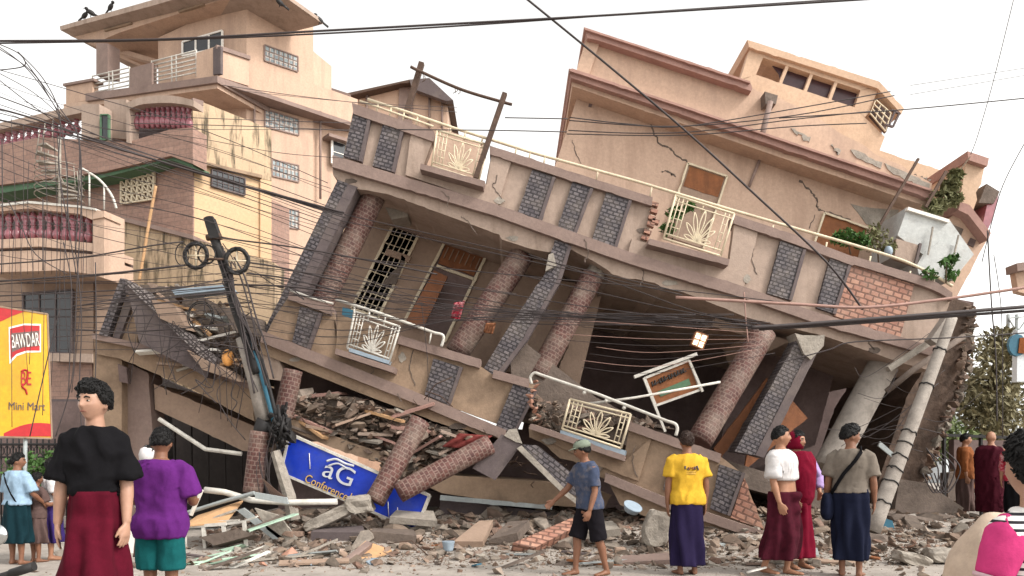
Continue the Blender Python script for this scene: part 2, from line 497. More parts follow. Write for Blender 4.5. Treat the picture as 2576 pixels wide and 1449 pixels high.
# terrace parapet and slab
MB().prism([(215, 235), (547, 190), (547, 207), (215, 254)], BF, 5, .15).build('slab', m_mauve, t)
MB().prism([(160, 262), (547, 207), (547, 222), (160, 275)], BF, 5, .05).build('slab', m_peach, t)
BFr = Pl(547, 24.62, 900, 28.5)
MB().prism([(547, 192), (680, 238), (900, 312), (900, 322), (680, 248), (547, 208)], BFr, .9, .1).build('ledge', m_mauve, t)
MB().prism([(547, 120), (626, 146), (626, 216), (547, 192)], BFr, .2, 0).build('parapet', m_pink, t)
MB().prism([(545, 112), (630, 140), (630, 150), (545, 122)], BFr, .35, .06).build('coping', m_mauve, t)
MB().prism([(494, 133), (548, 115), (548, 192), (494, 208)], BF, .2, 0).build('parapet', m_pink, t)
MB().prism([(536, 120), (555, 116), (555, 185), (536, 188)], BF, .1, .05).build('panel', m_brownside, t)
MB().prism([(326, 172), (382, 157), (382, 215), (326, 226)], BF, .2, 0).build('parapet', m_mauve, t)
MB().prism([(166, 212), (232, 198), (232, 250), (166, 262)], BF, .25, 0).build('parapet', m_pink, t)
MB().prism([(158, 210), (235, 196), (235, 202), (158, 216)], BF, .4, .08).build('coping', m_mauve, t)
for a, b in (((382, 163), (494, 135)), ((232, 200), (326, 178))):
    mb = MB()
    for k in range(6):
        dy = 11 * k
        mb.tubepx([(a[0], a[1] + dy * .93 - 8), (b[0], b[1] + dy - 8)], .025, BF, -.1)
    for u in (0, .45, .55, 1):
        x, y = lerp(a, b, u)
        mb.tubepx([(x, y - 10), (x, y + 58)], .025, BF, -.1)
    mb.build('railing', m_whitem, t)
MB().prism([(232, 250), (494, 200), (547, 192), (547, 200), (232, 258)], BF, .3, .02).build('kerb', m_pink, t)
# glass block stair windows, side windows, pipes
for q in ([(666, 112), (750, 142), (750, 180), (666, 152)], [(667, 274), (752, 300), (752, 340), (667, 318)], [(685, 400), (752, 416), (752, 458), (685, 442)], [(685, 518), (752, 530), (752, 576), (685, 566)]):
    g_ = MB().prism(q, BR, .15, .02).build('window', m_blockgl, t)
    mb = MB()
    for a, b in zip(q, q[1:] + q[:1]): mb.bar(a, b, 3, BR, .06, .05)
    for i in range(1, 7): mb.bar(bil(q, i / 7, 0), bil(q, i / 7, 1), 1.2, BR, .02, .04)
    for j in (1, 2): mb.bar(bil(q, 0, j / 3), bil(q, 1, j / 3), 1.2, BR, .02, .038)
    mb.build('window_frame', m_mauve, g_)
BR2 = Pl(620, 26.0, 900, 28.9)
window(t, [(836, 350), (872, 362), (872, 420), (836, 410)], BR2, .1, 1, 2, 5, 2, m_glassd, m_white)
MB().prism([(828, 334), (880, 350), (880, 358), (828, 342)], BR2, .5, .4).build('window_hood', m_mauve, t)
for x, y0, y1 in ((640, 236, 330), (806, 280, 500)):
    MB().tubepx([(x, y0), (x, y1)], .045, BR2, .12).build('drain_pipe', m_mauve, t)
# birds perched on the roof
def bird(x, y, d, rz, lab):
    mb = MB()
    mb.ball((0, 0, .11), .05, .11, .06, 10, 8, Matrix.Rotation(R(-28), 3, 'X'))
    mb.ball((0, -.10, .19), .038, .045, .04, 10, 8)
    mb.tube([(0, -.13, .19), (0, -.18, .18)], [.012, .002], 6)
    mb.tube([(0, .07, .08), (0, .22, .02)], [(.02, .03), (.008, .03)], 8)
    for s in (-.02, .02): mb.tube([(s, 0, .07), (s, -.01, .0)], .006, 5)
    o = mb.build('pigeon', m_black)
    p = U(x, y, d)
    o.location = p; o.rotation_euler = (0, 0, rz); o.scale = (1.5, 1.5, 1.5)
    o['label'] = lab; o['category'] = 'bird'; o['group'] = 'birds on the pink house roof'
bird(213, 50, 27.8, 1.2, 'dark bird on the far left end of the pink house eaves')
bird(229, 43, 27.7, -1.2, 'dark bird second from the left end of the eaves')
bird(278, 29, 27.4, 1.0, 'dark bird third along the left eaves, standing apart')
bird(704, 18, 25.2, -.9, 'dark bird high on the right slope of the roof')
bird(804, 62, 26.3, -.9, 'small dark bird at the right tip of the roof')

# ---------------------------------------------------------------- low pink roof house behind
CP = D(34)
t = thing('gabled_house', 'small pink gabled house with a dark tin roof seen behind the leaning balcony', 'house', (-5, 34, 0))
MB().prism([(870, 236), (1010, 205), (1036, 206), (1126, 254), (1126, 340), (1126, 1228), (870, 1228)], CP, 5).build('wall', m_pink, t)
MB().prism([(790, 208), (872, 236), (872, 1231), (790, 1231)], D(32), 3).build('wall', m_pink, t)
MB().prism([(788, 206), (880, 236), (880, 244), (788, 214)], D(31.8), 3).build('roof_edge', m_mauve, t)
MB().prism([(860, 237), (1030, 200), (1080, 196), (1140, 252), (1126, 254), (1040, 208), (1010, 209), (872, 242)], CP, 5.5, .5).build('roof', m_steel, t)
MB().prism([(1030, 200), (1080, 196), (1140, 252), (1122, 254), (1036, 222)], CP, .3, .6).build('gable_board', m_brownside, t)
MB().prism([(1004, 212), (1040, 212), (1036, 330), (1000, 330)], CP, .2, .1).build('panel', m_mauve, t)
for x in (923, 1080, 1112): MB().tubepx([(x, 240), (x, 330)], .06, CP, .1).build('drain_pipe', m_mauve, t)

# ---------------------------------------------------------------- yellow and brown house on the left
AL, AR = Pl(0, 21.3, 485, 19.0), Pl(485, 19.0, 683, 20.6)
t = thing('balcony_house', 'yellow and brown house with maroon balustrades and mould streaked walls', 'house', (-10, 20, 0))
AX = Pl(0, 20.3, 485, 18.4)
MB().prism([(-40, 470), (260, 440), (485, 400), (485, 1400), (-40, 1400)], AL, 4, 0).build('wall', m_brick_br, t)
MB().prism([(485, 405), (683, 440), (683, 1300), (485, 1300)], AR, 2.4, -.02).build('wall', m_yellow, t)
MB().prism([(485, 252), (505, 255), (683, 326), (683, 455), (500, 412), (485, 408)], AR, 2.4, .06).build('stained_wall', m_stain, t)
MB().prism([(655, 450), (683, 455), (683, 1290), (655, 1290)], AR, .4, .05).build('pilaster', m_yellow, t)
MB().prism([(485, 250), (506, 256), (508, 340), (496, 415), (485, 412)], AR, .3, .09).build('mould_patch', m_stain, t)
MB().prism([(485, 246), (512, 254), (512, 266), (485, 258)], AR, .5, .14).build('coping', m_mauve, t)
MB().prism([(506, 404), (660, 440), (660, 448), (506, 412)], AR, .3, .12).build('ledge', m_beige_d, t)
window(t, [(534, 425), (617, 449), (617, 491), (534, 468)], AR, .02, 6, 3, 3, 1.5, m_glassd, m_brownside)
# upper balcony: curved balustrades, green soffit
MB().prism([(-40, 372), (100, 345), (320, 358), (430, 325), (485, 320), (485, 412), (430, 392), (260, 432), (-40, 470)], AX, .5, 0).build('balcony_wall', m_brick_br, t)
MB().prism([(-40, 470), (260, 432), (430, 392), (485, 412), (485, 422), (432, 402), (262, 446), (-40, 492)], AX, .6, -.1).build('soffit', m_green, t)
MB().prism(cr([(318, 258), (360, 244), (430, 240), (487, 252)]) + [(487, 268)] + cr([(480, 266), (430, 259), (360, 262), (325, 274)]), AX, .35, .1).build('coping', m_beige, t)
MB().prism([(318, 258), (326, 262), (326, 360), (318, 358)], AX, .3, .08).build('post', m_beige, t)
MB().prism([(-40, 318), (180, 268), (240, 262), (240, 276), (-40, 334)], AX, .35, .1).build('coping', m_beige, t)
MB().prism([(205, 262), (250, 262), (250, 345), (205, 350)], AX, .4, .12).build('post', m_beige, t)
MB().prism([(262, 250), (318, 250), (318, 350), (262, 345)], AL, .4, .3).build('post', m_beige, t)
window(t, [(252, 288), (272, 288), (272, 350), (252, 350)], AX, .2, 1, 1, 3, 2, m_glassd, m_green)
PROF = [(0, .55), (.06, .55), (.1, .8), (.2, 1), (.32, .95), (.44, .5), (.52, .42), (.56, .7), (.6, .42), (.75, .75), (.86, .9), (.92, .55), (1, .6)]
def baluster(root, x, y0, y1, pl, wpx, off=0.0):
    a, b = pl.w(x, y1, off), pl.w(x, y0, off)
    k = (pl.w(x + wpx, y1, off) - a).length / 2
    MB().tube([a.lerp(b, z) for z, r in PROF], [r * k for z, r in PROF], 10).build('baluster', m_maroonp, root)
for i in range(12):
    u = (i + .5) / 12
    x = 326 + u * 157
    yy = 262 - 4 * math.sin(u * 3.14) * 1.5
    baluster(t, x, yy, yy + 66, AX, 15, -.15)
for i in range(12):
    u = (i + .5) / 12
    baluster(t, -4 + u * 205, 332 - u * 50, 385 - u * 52, AX, 16, -.15)
# flat wall behind the balusters
MB().prism([(326, 264), (484, 258), (484, 350), (326, 350)], AX, .1, -.5).build('wall', m_brownside, t)
# lower terrace wall with stained face
AM = Pl(0, 19.6, 485, 18.2)
MB().prism([(262, 540), (485, 600), (485, 1292), (262, 1292)], AM, 1.0, 0).build('stained_wall', m_stain, t)
MB().prism([(262, 532), (486, 592), (486, 602), (262, 544)], AM, 1.2, .1).build('coping', m_mauve, t)
MB().prism([(485, 600), (690, 660), (690, 1290), (485, 1290)], D(18.3), .8, 0).build('stained_wall', m_stain, t)
# lattice screen
q = [(303, 432), (386, 420), (384, 500), (303, 512)]
mb = MB()
for i in range(7): mb.bar(bil(q, i / 6, 0), bil(q, i / 6, 1), 4, AL, .06, .1)
for j in range(5): mb.bar(bil(q, 0, j / 4), bil(q, 1, j / 4), 4, AL, .05, .1)
for i in range(6):
    for j in range(4):
        mb.bar(bil(q, i / 6, j / 4), bil(q, (i + 1) / 6, (j + 1) / 4), 2.5, AL, .04, .1)
mb.build('lattice_screen', m_cream, t)
# lower curved balcony
AB = Pl(0, 16.6, 262, 16.0)
MB().prism([(-40, 690), (-40, 1420), (235, 1420), (235, 690)], AB, 3, -1.0).build('wall', m_tan2, t)
MB().prism([(-40, 520), (0, 516), (70, 508), (200, 520), (262, 532), (262, 546), (230, 552)] + [(200, 538), (70, 524), (-40, 536)], AB, .5, .1).build('coping', m_peach, t)
MB().prism([(-40, 518), (0, 513), (70, 505), (200, 517), (240, 524), (240, 529), (200, 522), (70, 511), (-40, 523)], AB, .6, .14).build('rail', m_whitem, t)
MB().prism([(233, 540), (262, 530), (262, 700), (233, 690)], AB, .6, .06).build('pillar', m_peach, t)
MB().prism([(-40, 606), (0, 602), (100, 598), (235, 612), (235, 632), (100, 620), (-40, 626)], AB, 1.2, .04).build('kerb', m_peach, t)
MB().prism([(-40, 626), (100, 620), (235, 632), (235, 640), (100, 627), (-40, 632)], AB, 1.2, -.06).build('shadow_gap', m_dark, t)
MB().prism([(-40, 634), (100, 629), (235, 640), (235, 690), (150, 680), (-40, 686)], AB, 1.2, .0).build('fascia', m_peach, t)
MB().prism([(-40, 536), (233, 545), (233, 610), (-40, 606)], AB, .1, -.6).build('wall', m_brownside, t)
for i in range(12):
    u = (i + .5) / 12
    baluster(t, -6 + u * 240, 535 + abs(u - .35) * 14, 604 + abs(u - .35) * 10, AB, 19, -.1)
# ground and first floor openings
window(t, [(57, 738), (180, 728), (180, 888), (57, 885)], AB, -.94, 3, 1, 4, 3, m_glassd, m_brownside)
MB().prism([(122, 888), (232, 890), (232, 912), (122, 908)], AB, .8, -.6).build('ledge', m_beige, t)
MB().prism([(122, 912), (232, 914), (232, 1100), (122, 1100)], AB, .2, -.85).build('timber_panel', m_brick_br, t)
MB().prism([(122, 1004), (232, 1004), (232, 1014), (122, 1014)], AB, .2, -.75).build('rail', m_brownside, t)
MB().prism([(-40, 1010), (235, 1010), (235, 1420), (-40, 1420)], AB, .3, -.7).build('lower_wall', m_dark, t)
MB().prism([(240, 690), (300, 690), (300, 1300), (240, 1300)], D(17), .8, 0).build('wall', m_tan2, t)

# spiral stair on the terrace
SP = D(17.5)
t = thing('spiral_stair', 'pale metal spiral stair standing on the left house terrace', 'stair', tuple(U(150, 560, 17.5)))
MB().tubepx([(150, 345), (150, 560)], .035, SP).build('centre_pole', m_conc, t)
for k in range(9):
    a = k * .55
    c = SP.w(150, 500 - k * 15)
    e = [c + Vector((math.cos(a + da) * .48, math.sin(a + da) * .48, 0)) for da in (-.28, .28)]
    mb = MB()
    mb.prism3([c, e[0], e[1]], Vector((0, 0, -.04)), Vector((1, 0, 0)), Vector((0, 1, 0)), Vector((0, 0, 1)))
    mb.build('tread', m_conc, t)
mb = MB()
for k in range(12):
    a = k * .45
    x = 150 + 52 * math.cos(a)
    mb.tube([SP.w(x, 505 - k * 12) + Vector((0, .48 * math.sin(a), 0)), SP.w(150 + 44 * math.cos(a), 430 - k * 10) + Vector((0, .42 * math.sin(a), 0))], .012, 5)
mb.build('baluster_set', m_conc, t)
mb = MB()
for dz in range(5):
    mb.tube([SP.w(150 + 55 * math.cos(k * .35), 505 - dz * 17 - k * .9) + Vector((0, .5 * math.sin(k * .35), 0)) for k in range(18)], .010, 5)
mb.build('rail', m_conc, t)
t = thing('curved_handrail', 'curved pale stair handrail beside the spiral stair', 'railing', tuple(U(240, 530, 17.6)))
mb = MB()
p = cr([(207, 424), (250, 452), (280, 490), (293, 525)])
mb.tubepx(p, .03, D(17.6)); mb.tubepx([(225, 434), (225, 520)], .02, D(17.6)); mb.tubepx([(262, 466), (262, 528)], .02, D(17.6))
mb.build('rail', m_whitem, t)
tag(MB().tubepx(cr([(392, 468), (375, 560), (362, 640), (350, 705)]), .03, D(15.2)).build('bamboo_pole', m_board), 'thin pale leaning pole in front of the stained yellow wall', 'pole')

# shopfront banner
BP = Pl(0, 9.7, 130, 10.2)
t = thing('shop_banner', 'tall yellow shop banner with red corners hung at the street edge', 'banner', tuple(U(65, 1102, 9.9)))
bq = [(-14, 769), (120, 790), (131, 1103), (-14, 1098)]
MB().prism(bq, BP, .06, 0).build('panel', m_ban, t)
MB().prism([(-14, 772), (64, 783), (30, 795), (8, 806), (-14, 815)], BP, .008, .006).build('corner_print', m_banred, t)
MB().prism([(10, 1098)] + cr([(10, 1090), (50, 1072), (90, 1064), (129, 1066)], 5) + [(129, 1098)], BP, .008, .006).build('corner_print', m_banred, t)
MB().prism([(22, 823), (60, 814), (103, 815), (103, 886), (66, 887), (42, 896), (24, 916)], BP, .008, .006).build('badge', m_white, t)
MB().prism([(25, 827), (60, 818), (100, 819), (100, 882), (66, 882), (42, 890), (27, 905)], BP, .008, .010).build('badge', m_banred, t)
MB().prism([(30, 838), (98, 832), (98, 870), (60, 873), (30, 886)], BP, .008, .013).build('badge', m_dark, t)
text_px('BAWDAR', 64, 856, 70, 34, BP, .017, m_white, -5, t)
text_px('BE', 66, 952, 26, 34, BP, .006, m_banred, 0, t)
mb = MB()
mb.tubepx(cr([(54, 935), (62, 930), (70, 936), (66, 960), (56, 972), (64, 980), (68, 992)]), .012, BP, .008)
mb.build('emblem', m_banred, t)
text_px('Mini Mart', 68, 1022, 92, 20, BP, .006, m_brownside, 1, t)
mb = MB()
for a, b in zip(bq, bq[1:] + bq[:1]): mb.bar(a, b, 4, BP, .05, .01)
mb.build('frame', m_beige_d, t)
MB().tubepx([(64, 1100), (62, 1260)], .025, BP, -.05).build('post', m_zinc, t)

# fence, greenery, students' corner
FP = D(13.5)
t = thing('iron_fence', 'dark iron fence with curled tops below the yellow banner', 'fence', tuple(U(80, 1250, 13.5)))
mb = MB()
mb.tubepx([(-20, 1118), (190, 1118)], .025, FP); mb.tubepx([(-20, 1150), (190, 1150)], .02, FP); mb.tubepx([(-20, 1330), (190, 1330)], .02, FP)
mb.build('rail', m_black, t)
for k in range(14):
    x = -12 + k * 15
    mb = MB(); mb.tubepx([(x, 1104), (x, 1330)], .014, FP, -.02)
    mb.tubepx([(x + 7 * math.cos(a), 1134 + 12 * math.sin(a)) for a in [i * .7 for i in range(10)]], .008, FP, .01, 5)
    mb.build('bar', m_black, t)
def foliage(mb, c, rx, ry, rz, n, size, rng):
    for _ in range(n):
        while True:
            p = Vector((rng.uniform(-1, 1), rng.uniform(-1, 1), rng.uniform(-1, 1)))
            if .25 < p.length < 1: break
        k = noise.noise(p * 2.3 + Vector(c) * .7)
        if k < -.18: continue
        q = Vector(c) + Vector((p.x * rx, p.y * ry, p.z * rz))
        m = Matrix.Rotation(rng.uniform(0, 6.3), 3, 'Z') @ Matrix.Rotation(rng.uniform(-1.2, 1.2), 3, 'X') @ Matrix.Rotation(rng.uniform(-1, 1), 3, 'Y')
        s = size * rng.uniform(.6, 1.3)
        v = [mb.bm.verts.new(m @ Vector(a) * s + q) for a in ((0, -1, 0), (.42, 0, .1), (0, 1, 0), (-.42, 0, .1))]
        mb.face(v)
rg = random.Random(5)
t = thing('shrub', 'green shrub growing behind the students under the banner', 'shrub', tuple(U(110, 1300, 12.8)))
mb = MB()
for x, y, r in ((60, 1190, .35), (110, 1180, .38), (150, 1215, .35), (90, 1235, .4)): foliage(mb, U(x, y, 12.8), r, .35, r, 380, .06, rg)
mb.build('foliage', m_leaf, t)
mb = MB()
for k in range(4): mb.tube([U(105 + k * 6, 1340, 12.8), U(70 + k * 26, 1200, 12.8)], .012, 5)
mb.build('stem', m_bark, t)
# ---------------------------------------------------------------- the leaning building
UP = D(12.5)                     # balcony front, upper storey
CHIP[0] = 0.55
T = thing('collapsed_building', 'big peach and mauve building leaning to the right over its crushed ground floor', 'building', tuple(U(1400, 1340, 12.5)))

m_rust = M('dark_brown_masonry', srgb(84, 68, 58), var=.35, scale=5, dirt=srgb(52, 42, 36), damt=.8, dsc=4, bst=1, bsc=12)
m_deepshade = M('deep_shade_brown', srgb(50, 44, 42), var=.25, scale=4)  # shade of the deep storefront is put into this dark brown
# --- rooftop storey, set back behind the balcony
RB = D(14.3)
MB().prism([(1459, 222), (2460, 560), (2458, 650), (2400, 760), (1320, 640), (1404, 395)], RB, 5.5, 0, 18).build('upper_wall', m_peach, T)
up = [(1476, 92), (1893, 222), (1930, 240), (1960, 246)] + jag((1960, 246), (2345, 462), 14, 5)[1:] + [(2340, 486), (1449, 188)]
MB().prism(up, RB, 5.4, .1, 18).build('roof_parapet', m_pink, T)
MB().prism([(1476, 92), (1510, 103), (1478, 200), (1446, 190)], RB, .4, .16, 18).build('corner_pilaster', m_pink, T)
MB().prism([(1471, 70), (1887, 205), (1893, 222), (1890, 229), (1500, 100), (1478, 96)], RB, 5.8, .28, 18).build('parapet_cap', m_pinktrim, T)
MB().prism([(1469, 68), (1560, 98), (1887, 204), (1887, 209), (1471, 74)], RB, 5.9, .34, 18).build('parapet_cap', m_pinktrim, T)
MB().prism([(1431, 174), (1440, 172), (1692, 257), (2013, 366), (2345, 478), (2342, 500), (2010, 388), (1690, 280), (1437, 196)], RB, 6.0, .55, 18).build('cornice', m_pinktrim, T)
MB().prism([(1437, 194), (1690, 279), (2010, 387), (2342, 499), (2335, 520), (2010, 412), (1690, 302), (1440, 217)], RB, 5.9, .42, 18).build('cornice', m_pink, T)
MB().prism([(1431, 172), (1692, 256), (2345, 476), (2345, 481), (1692, 262), (1433, 178)], RB, 6.1, .62, 18).build('cornice', m_pinktrim, T)
MB().prism([(1470, 224), (1700, 304), (2010, 412), (2330, 524), (2328, 532), (2010, 422), (1690, 312), (1468, 234)], RB, 5.7, .05, 18).build('cornice_strip', m_peach, T)  # thin strip under the cornice in the wall's own peach
# penthouse
m_shadeglass = M('interior_shade_glass', srgb(70, 50, 54), rough=.3, var=.25, scale=2, bst=0)
PH = D(15.6)
ph = [(1892, 120), (2208, 222), (2230, 250), (2202, 372), (2345, 452), (1960, 330), (1865, 200)]
q = [(1920, 145), (2165, 227), (2150, 270), (1902, 188)]
for poly in ([(1890, 112), (2212, 218), (2165, 227), (1920, 145)], [(1890, 112), (1920, 145), (1902, 188), (1862, 200)], [(1862, 200), (1902, 188), (2150, 270), (2175, 295), (2226, 344), (2213, 378), (2345, 460), (1990, 345), (1880, 300)], [(2165, 227), (2212, 218), (2200, 247), (2187, 282), (2175, 296), (2150, 270)]):
    MB().prism(poly, PH, .25, 0, 18).build('penthouse_wall', m_penth, T)
for i in range(1, 4): MB().bar(bil(q, i / 4, 0), bil(q, i / 4, 1), 8, PH, .14, -.01).build('mullion', m_penth, T)
MB().prism([bil(q, .04, 0), bil(q, 1, 0), bil(q, 1, 1), bil(q, .25, 1), bil(q, .2, .55)], PH, .03, -.16, 18).build('interior_shade_pane', m_shadeglass, T)  # dark glazing, shaped at the left to imitate the unlit ceiling's shade
for i in (1, 2): MB().bar(bil(q, .25 * i / 3 + .01, .1), bil(q, .25 * i / 3 - .02, 1), 3, D(16.6), .06).build('rear_mullion', m_white, T)
bk = MB()      # rear wall with its own open window at the left
bk.prism([(1990, 160), (2240, 240), (2215, 350), (1960, 290)], D(16.9), .2, 0)
bk.build('penthouse_rear_wall', m_dark, T)
MB().prism([(1880, 100), (2212, 205), (2274, 272), (2268, 286), (2208, 222), (1884, 118)], PH, 3.4, .08, 18).build('penthouse_roof', m_penth, T)
MB().prism([(2213, 256), (2244, 288), (2230, 332), (2190, 288)], PH, .1, -.02, 40).build('side_opening', m_dark, T)
mb = MB()
for i in range(4): mb.bar(lerp((2204, 250), (2190, 284), i / 3), lerp((2242, 284), (2228, 330), i / 3), 2, PH, .03, .06)
for i in range(4): mb.bar(lerp((2204, 250), (2242, 284), i / 3), lerp((2190, 284), (2228, 330), i / 3), 2, PH, .03, .05)
mb.build('window_grille', m_cream, T)
mb = MB()
for a, b in (((2244, 276), (2264, 284)), ((2264, 284), (2248, 318)), ((2248, 318), (2228, 312)), ((2252, 280), (2238, 315))): mb.bar(a, b, 4, PH, .05, .3)
mb.build('broken_window_frame', m_brownside, T)
MB().prism([(2213, 378), (2378, 432), (2372, 470), (2345, 480), (2205, 430)], D(16.4), .3, 0, 18).build('rear_parapet', m_penth, T)
for (x0, y0), (x1, y1), w_ in (((1990, 322), (2040, 344), 14), ((2090, 364), (2116, 378), 10), ((2140, 376), (2220, 408), 16), ((2226, 410), (2340, 462), 20)):
    up_ = jag((x0, y0), (x1, y1), 7, 4); lo_ = jag((x1 - 4, y1 + w_), (x0 + 8, y0 + w_ * .8), 7, 5)
    MB().prism(up_ + lo_, RB, .05, .115).build('bare_patch', m_conc, T)
for k in range(26):
    u = JR.random()
    x, y = lerp((2120, 368), (2340, 458), u)
    s_ = JR.uniform(.03, .09)
    mb = MB(); mb.chunk(RB.w(x, y - 3, JR.uniform(-.2, .05)), s_ * 1.6, s_, s_, JR); mb.build('broken_masonry', m_conc, T)
MB().prism([(1924, 230), (1957, 240), (1952, 262), (1935, 258), (1926, 262)], RB, .3, .35).build('drain_hopper', m_concd, T)
MB().tubepx([(1938, 256), (1922, 320), (1914, 352)], .055, RB, .5).build('drain_pipe', m_mauve, T)
MB().tubepx([(1914, 396), (1896, 440), (1884, 470)], .03, RB, .05).build('drain_pipe', m_mauve, T)
# right corner turret of the roof
MB().prism([(2432, 400), (2478, 414), (2470, 450)] + jag((2470, 450), (2440, 545), 6, 6)[1:] + [(2412, 520)], RB, 1.2, .3, 18).build('corner_turret', m_penth, T)
MB().prism([(2434, 380), (2488, 398), (2484, 418), (2436, 402)], RB, 1.4, .42, 18).build('turret_cap', m_pinktrim, T)
MB().prism([(2415, 508), (2440, 516), (2493, 586), (2486, 604), (2436, 540), (2411, 528)], RB, 1.8, .5, 18).build('cornice', m_pinktrim, T)
MB().prism([(2413, 526), (2436, 538), (2484, 602), (2460, 645), (2400, 760), (2330, 700), (2380, 560)], RB, 1.4, .25, 18).build('corner_wall', m_pink, T)
MB().prism([(2442, 598), (2456, 604), (2449, 622), (2434, 615)], RB, .1, .27).build('window', m_dark, T)
MB().prism([(2482, 462), (2515, 482), (2500, 512), (2462, 510)], RB, .8, .1).build('eave', m_concd, T)
MB().prism([(2485, 508), (2512, 488), (2500, 545), (2480, 590), (2470, 575)], RB, 1.0, .05).build('balustrade_fragment', m_maroonp, T)
MB().prism([(2386, 560), (2424, 576), (2412, 610), (2395, 604)], RB, .1, .28).build('shutter', m_concd, T)
# cracks and bare patches
def crack(pts, w=3, nm='crack'):
    mb = MB()
    P = []
    for a, b in zip(pts, pts[1:]): P += jag(a, b, 5, 3)[:-1]
    P.append(pts[-1])
    for a, b in zip(P, P[1:]): mb.bar(a, b, w * JR.uniform(.4, 1.3), RB, .01, .006)
    return mb.build(nm, m_concd, T)
crack([(1630, 292), (1640, 320), (1660, 362), (1690, 378), (1714, 398), (1728, 408)], 4)
crack([(1440, 352), (1446, 378), (1462, 412)], 2)
crack([(2010, 455), (2040, 480), (2056, 500), (2054, 520), (2065, 528)], 5)
crack([(1666, 430), (1685, 434), (1700, 445)], 4)
crack([(2065, 528), (2100, 540), (2140, 552)], 2.5)
crack([(1498, 240), (1560, 262), (1620, 285)], 2)
crack([(2050, 540), (2036, 575)], 2)
MB().prism([(1482, 260), (1490, 262), (1488, 270), (1480, 268)], RB, .02, .012).build('hole', m_dark, T)
MB().prism(jag((2140, 512), (2262, 528), 5, 6) + jag((2262, 528), (2240, 590), 4, 5)[1:] + jag((2240, 590), (2150, 545), 5, 6)[1:-1], RB, .05, .012).build('bare_patch', m_conc, T)
# doors onto the roof balcony
d_ = MB().prism([(1731, 412), (1827, 444), (1768, 625), (1672, 592)], RB, .1, .02, 18).build('door', m_tan2, T)
mb = MB()
for a, b in (((1731, 410), (1830, 443)), ((1731, 410), (1672, 590)), ((1830, 443), (1770, 625))): mb.bar(a, b, 5, RB, .08, .06)
mb.build('door_frame', m_cream, d_)
MB().prism([(1735, 418), (1822, 447), (1806, 496), (1719, 468)], RB, .1, .028, 18).build('transom_panel', m_wood, d_)
d_ = MB().prism([(2075, 537), (2182, 574), (2150, 670), (2042, 635)], RB, .1, .02, 18).build('door', m_wood, T)
mb = MB()
for a, b in (((2075, 535), (2184, 573)), ((2075, 535), (2042, 635))): mb.bar(a, b, 5, RB, .08, .06)
mb.build('door_frame', m_cream, d_)

# --- upper balcony: slab, parapet, tile pilasters
ang = 17.5
body = [(889, 277), (1094, 345), (1066, 420), (1222, 462), (1236, 385)] + [(1642, 512)] + jag((1642, 512), (1625, 600), 5, 6)[1:] + [(1834, 662), (1850, 560), (2145, 662), (2345, 722), (2394, 742), (2350, 882), (2050, 800), (1867, 730), (1585, 640), (1358, 560), (1249, 520), (862, 402)]
MB().prism(body, UP, .16, 0, ang).build('parapet', m_beige, T)
for p in ([(1037, 326), (1092, 344), (1064, 420), (1224, 464), (1240, 372), (1287, 402), (1252, 518), (1020, 440), (1030, 360)],
          [(1590, 600), (1634, 614), (1834, 662), (1848, 560), (1907, 582), (1870, 728), (1580, 636)]):
    MB().prism(p, UP, .14, .06, ang).build('plain_panel', m_beige, T)
for a in ([(885, 258), (1092, 330), (1092, 352), (1090, 356), (889, 286)], [(1232, 366), (1400, 420), (1642, 496), (1640, 518), (1400, 442), (1232, 388)], [(1847, 540), (2000, 590), (2145, 645), (2145, 668), (2000, 614), (1845, 562)], [(2145, 645)] + cr([(2150, 645), (2250, 675), (2345, 705), (2396, 736)], 4) + cr([(2396, 756), (2345, 728), (2250, 696), (2150, 666)], 4) + [(2145, 667)]):
    MB().prism(a, UP, .34, .1, ang).build('coping', m_mauve, T)
MB().prism([(836, 390), (1249, 514), (1358, 553), (1585, 634), (1867, 719), (2050, 784), (2370, 878), (2362, 900), (2050, 812), (1867, 748), (1585, 664), (1358, 584), (1249, 544), (836, 420)], UP, 6, .16, ang).build('floor_band', m_mauve, T)
low = [(836, 418), (1249, 542), (1358, 582), (1585, 662), (1867, 746), (2050, 810), (2362, 898), (2340, 932), (2264, 912), (2077, 846), (1884, 800), (1717, 734)] + jag((1717, 734), (1540, 690), 5, 5)[1:] + [(1530, 680), (1490, 655), (1430, 625)] + jag((1430, 625), (1378, 634), 3, 4)[1:] + [(1332, 625), (1262, 602), (1256, 590), (975, 488), (870, 470), (838, 440)]
MB().prism(low, UP, 5.6, .04, ang).build('floor_slab', m_beige, T)
TP = [[(890, 280), (927, 292), (903, 404), (864, 392)], [(965, 306), (1010, 320), (985, 431), (937, 417)], [(1339, 427), (1391, 444), (1354, 556), (1301, 538)], [(1440, 458), (1486, 472), (1444, 584), (1404, 570)], [(1525, 484), (1583, 502), (1546, 620), (1490, 602)], [(1964, 606), (2022, 626), (1986, 754), (1930, 738)], [(2089, 650), (2135, 666), (2096, 788), (2055, 774)]]
def pilaster(q, pl, root, off=.07, t=.14, a=17.5, mat=None, side=True):
    o = MB().prism(q, pl, t, off, a).build('tile_pilaster', mat or m_gtile, root)
    if side:
        (x1, y1), (x2, y2) = q[1], q[2]
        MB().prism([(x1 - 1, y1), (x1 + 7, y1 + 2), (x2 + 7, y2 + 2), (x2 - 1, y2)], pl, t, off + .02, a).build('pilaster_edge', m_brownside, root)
for q in TP: pilaster(q, UP, T)
MB().prism([(2137, 664), (2300, 716), (2264, 852), (2098, 794)], UP, .1, .05, ang).build('lattice_panel', m_lattice, T)
for x, y in ((1650, 505), (1648, 522), (1643, 540), (1640, 556), (1632, 575), (1652, 548), (1625, 590)):
    MB().prism([(x - 10, y), (x + 8, y + 6), (x + 5, y + 15), (x - 12, y + 9)], UP, .12, .08).build('exposed_brick', m_lattice, T)
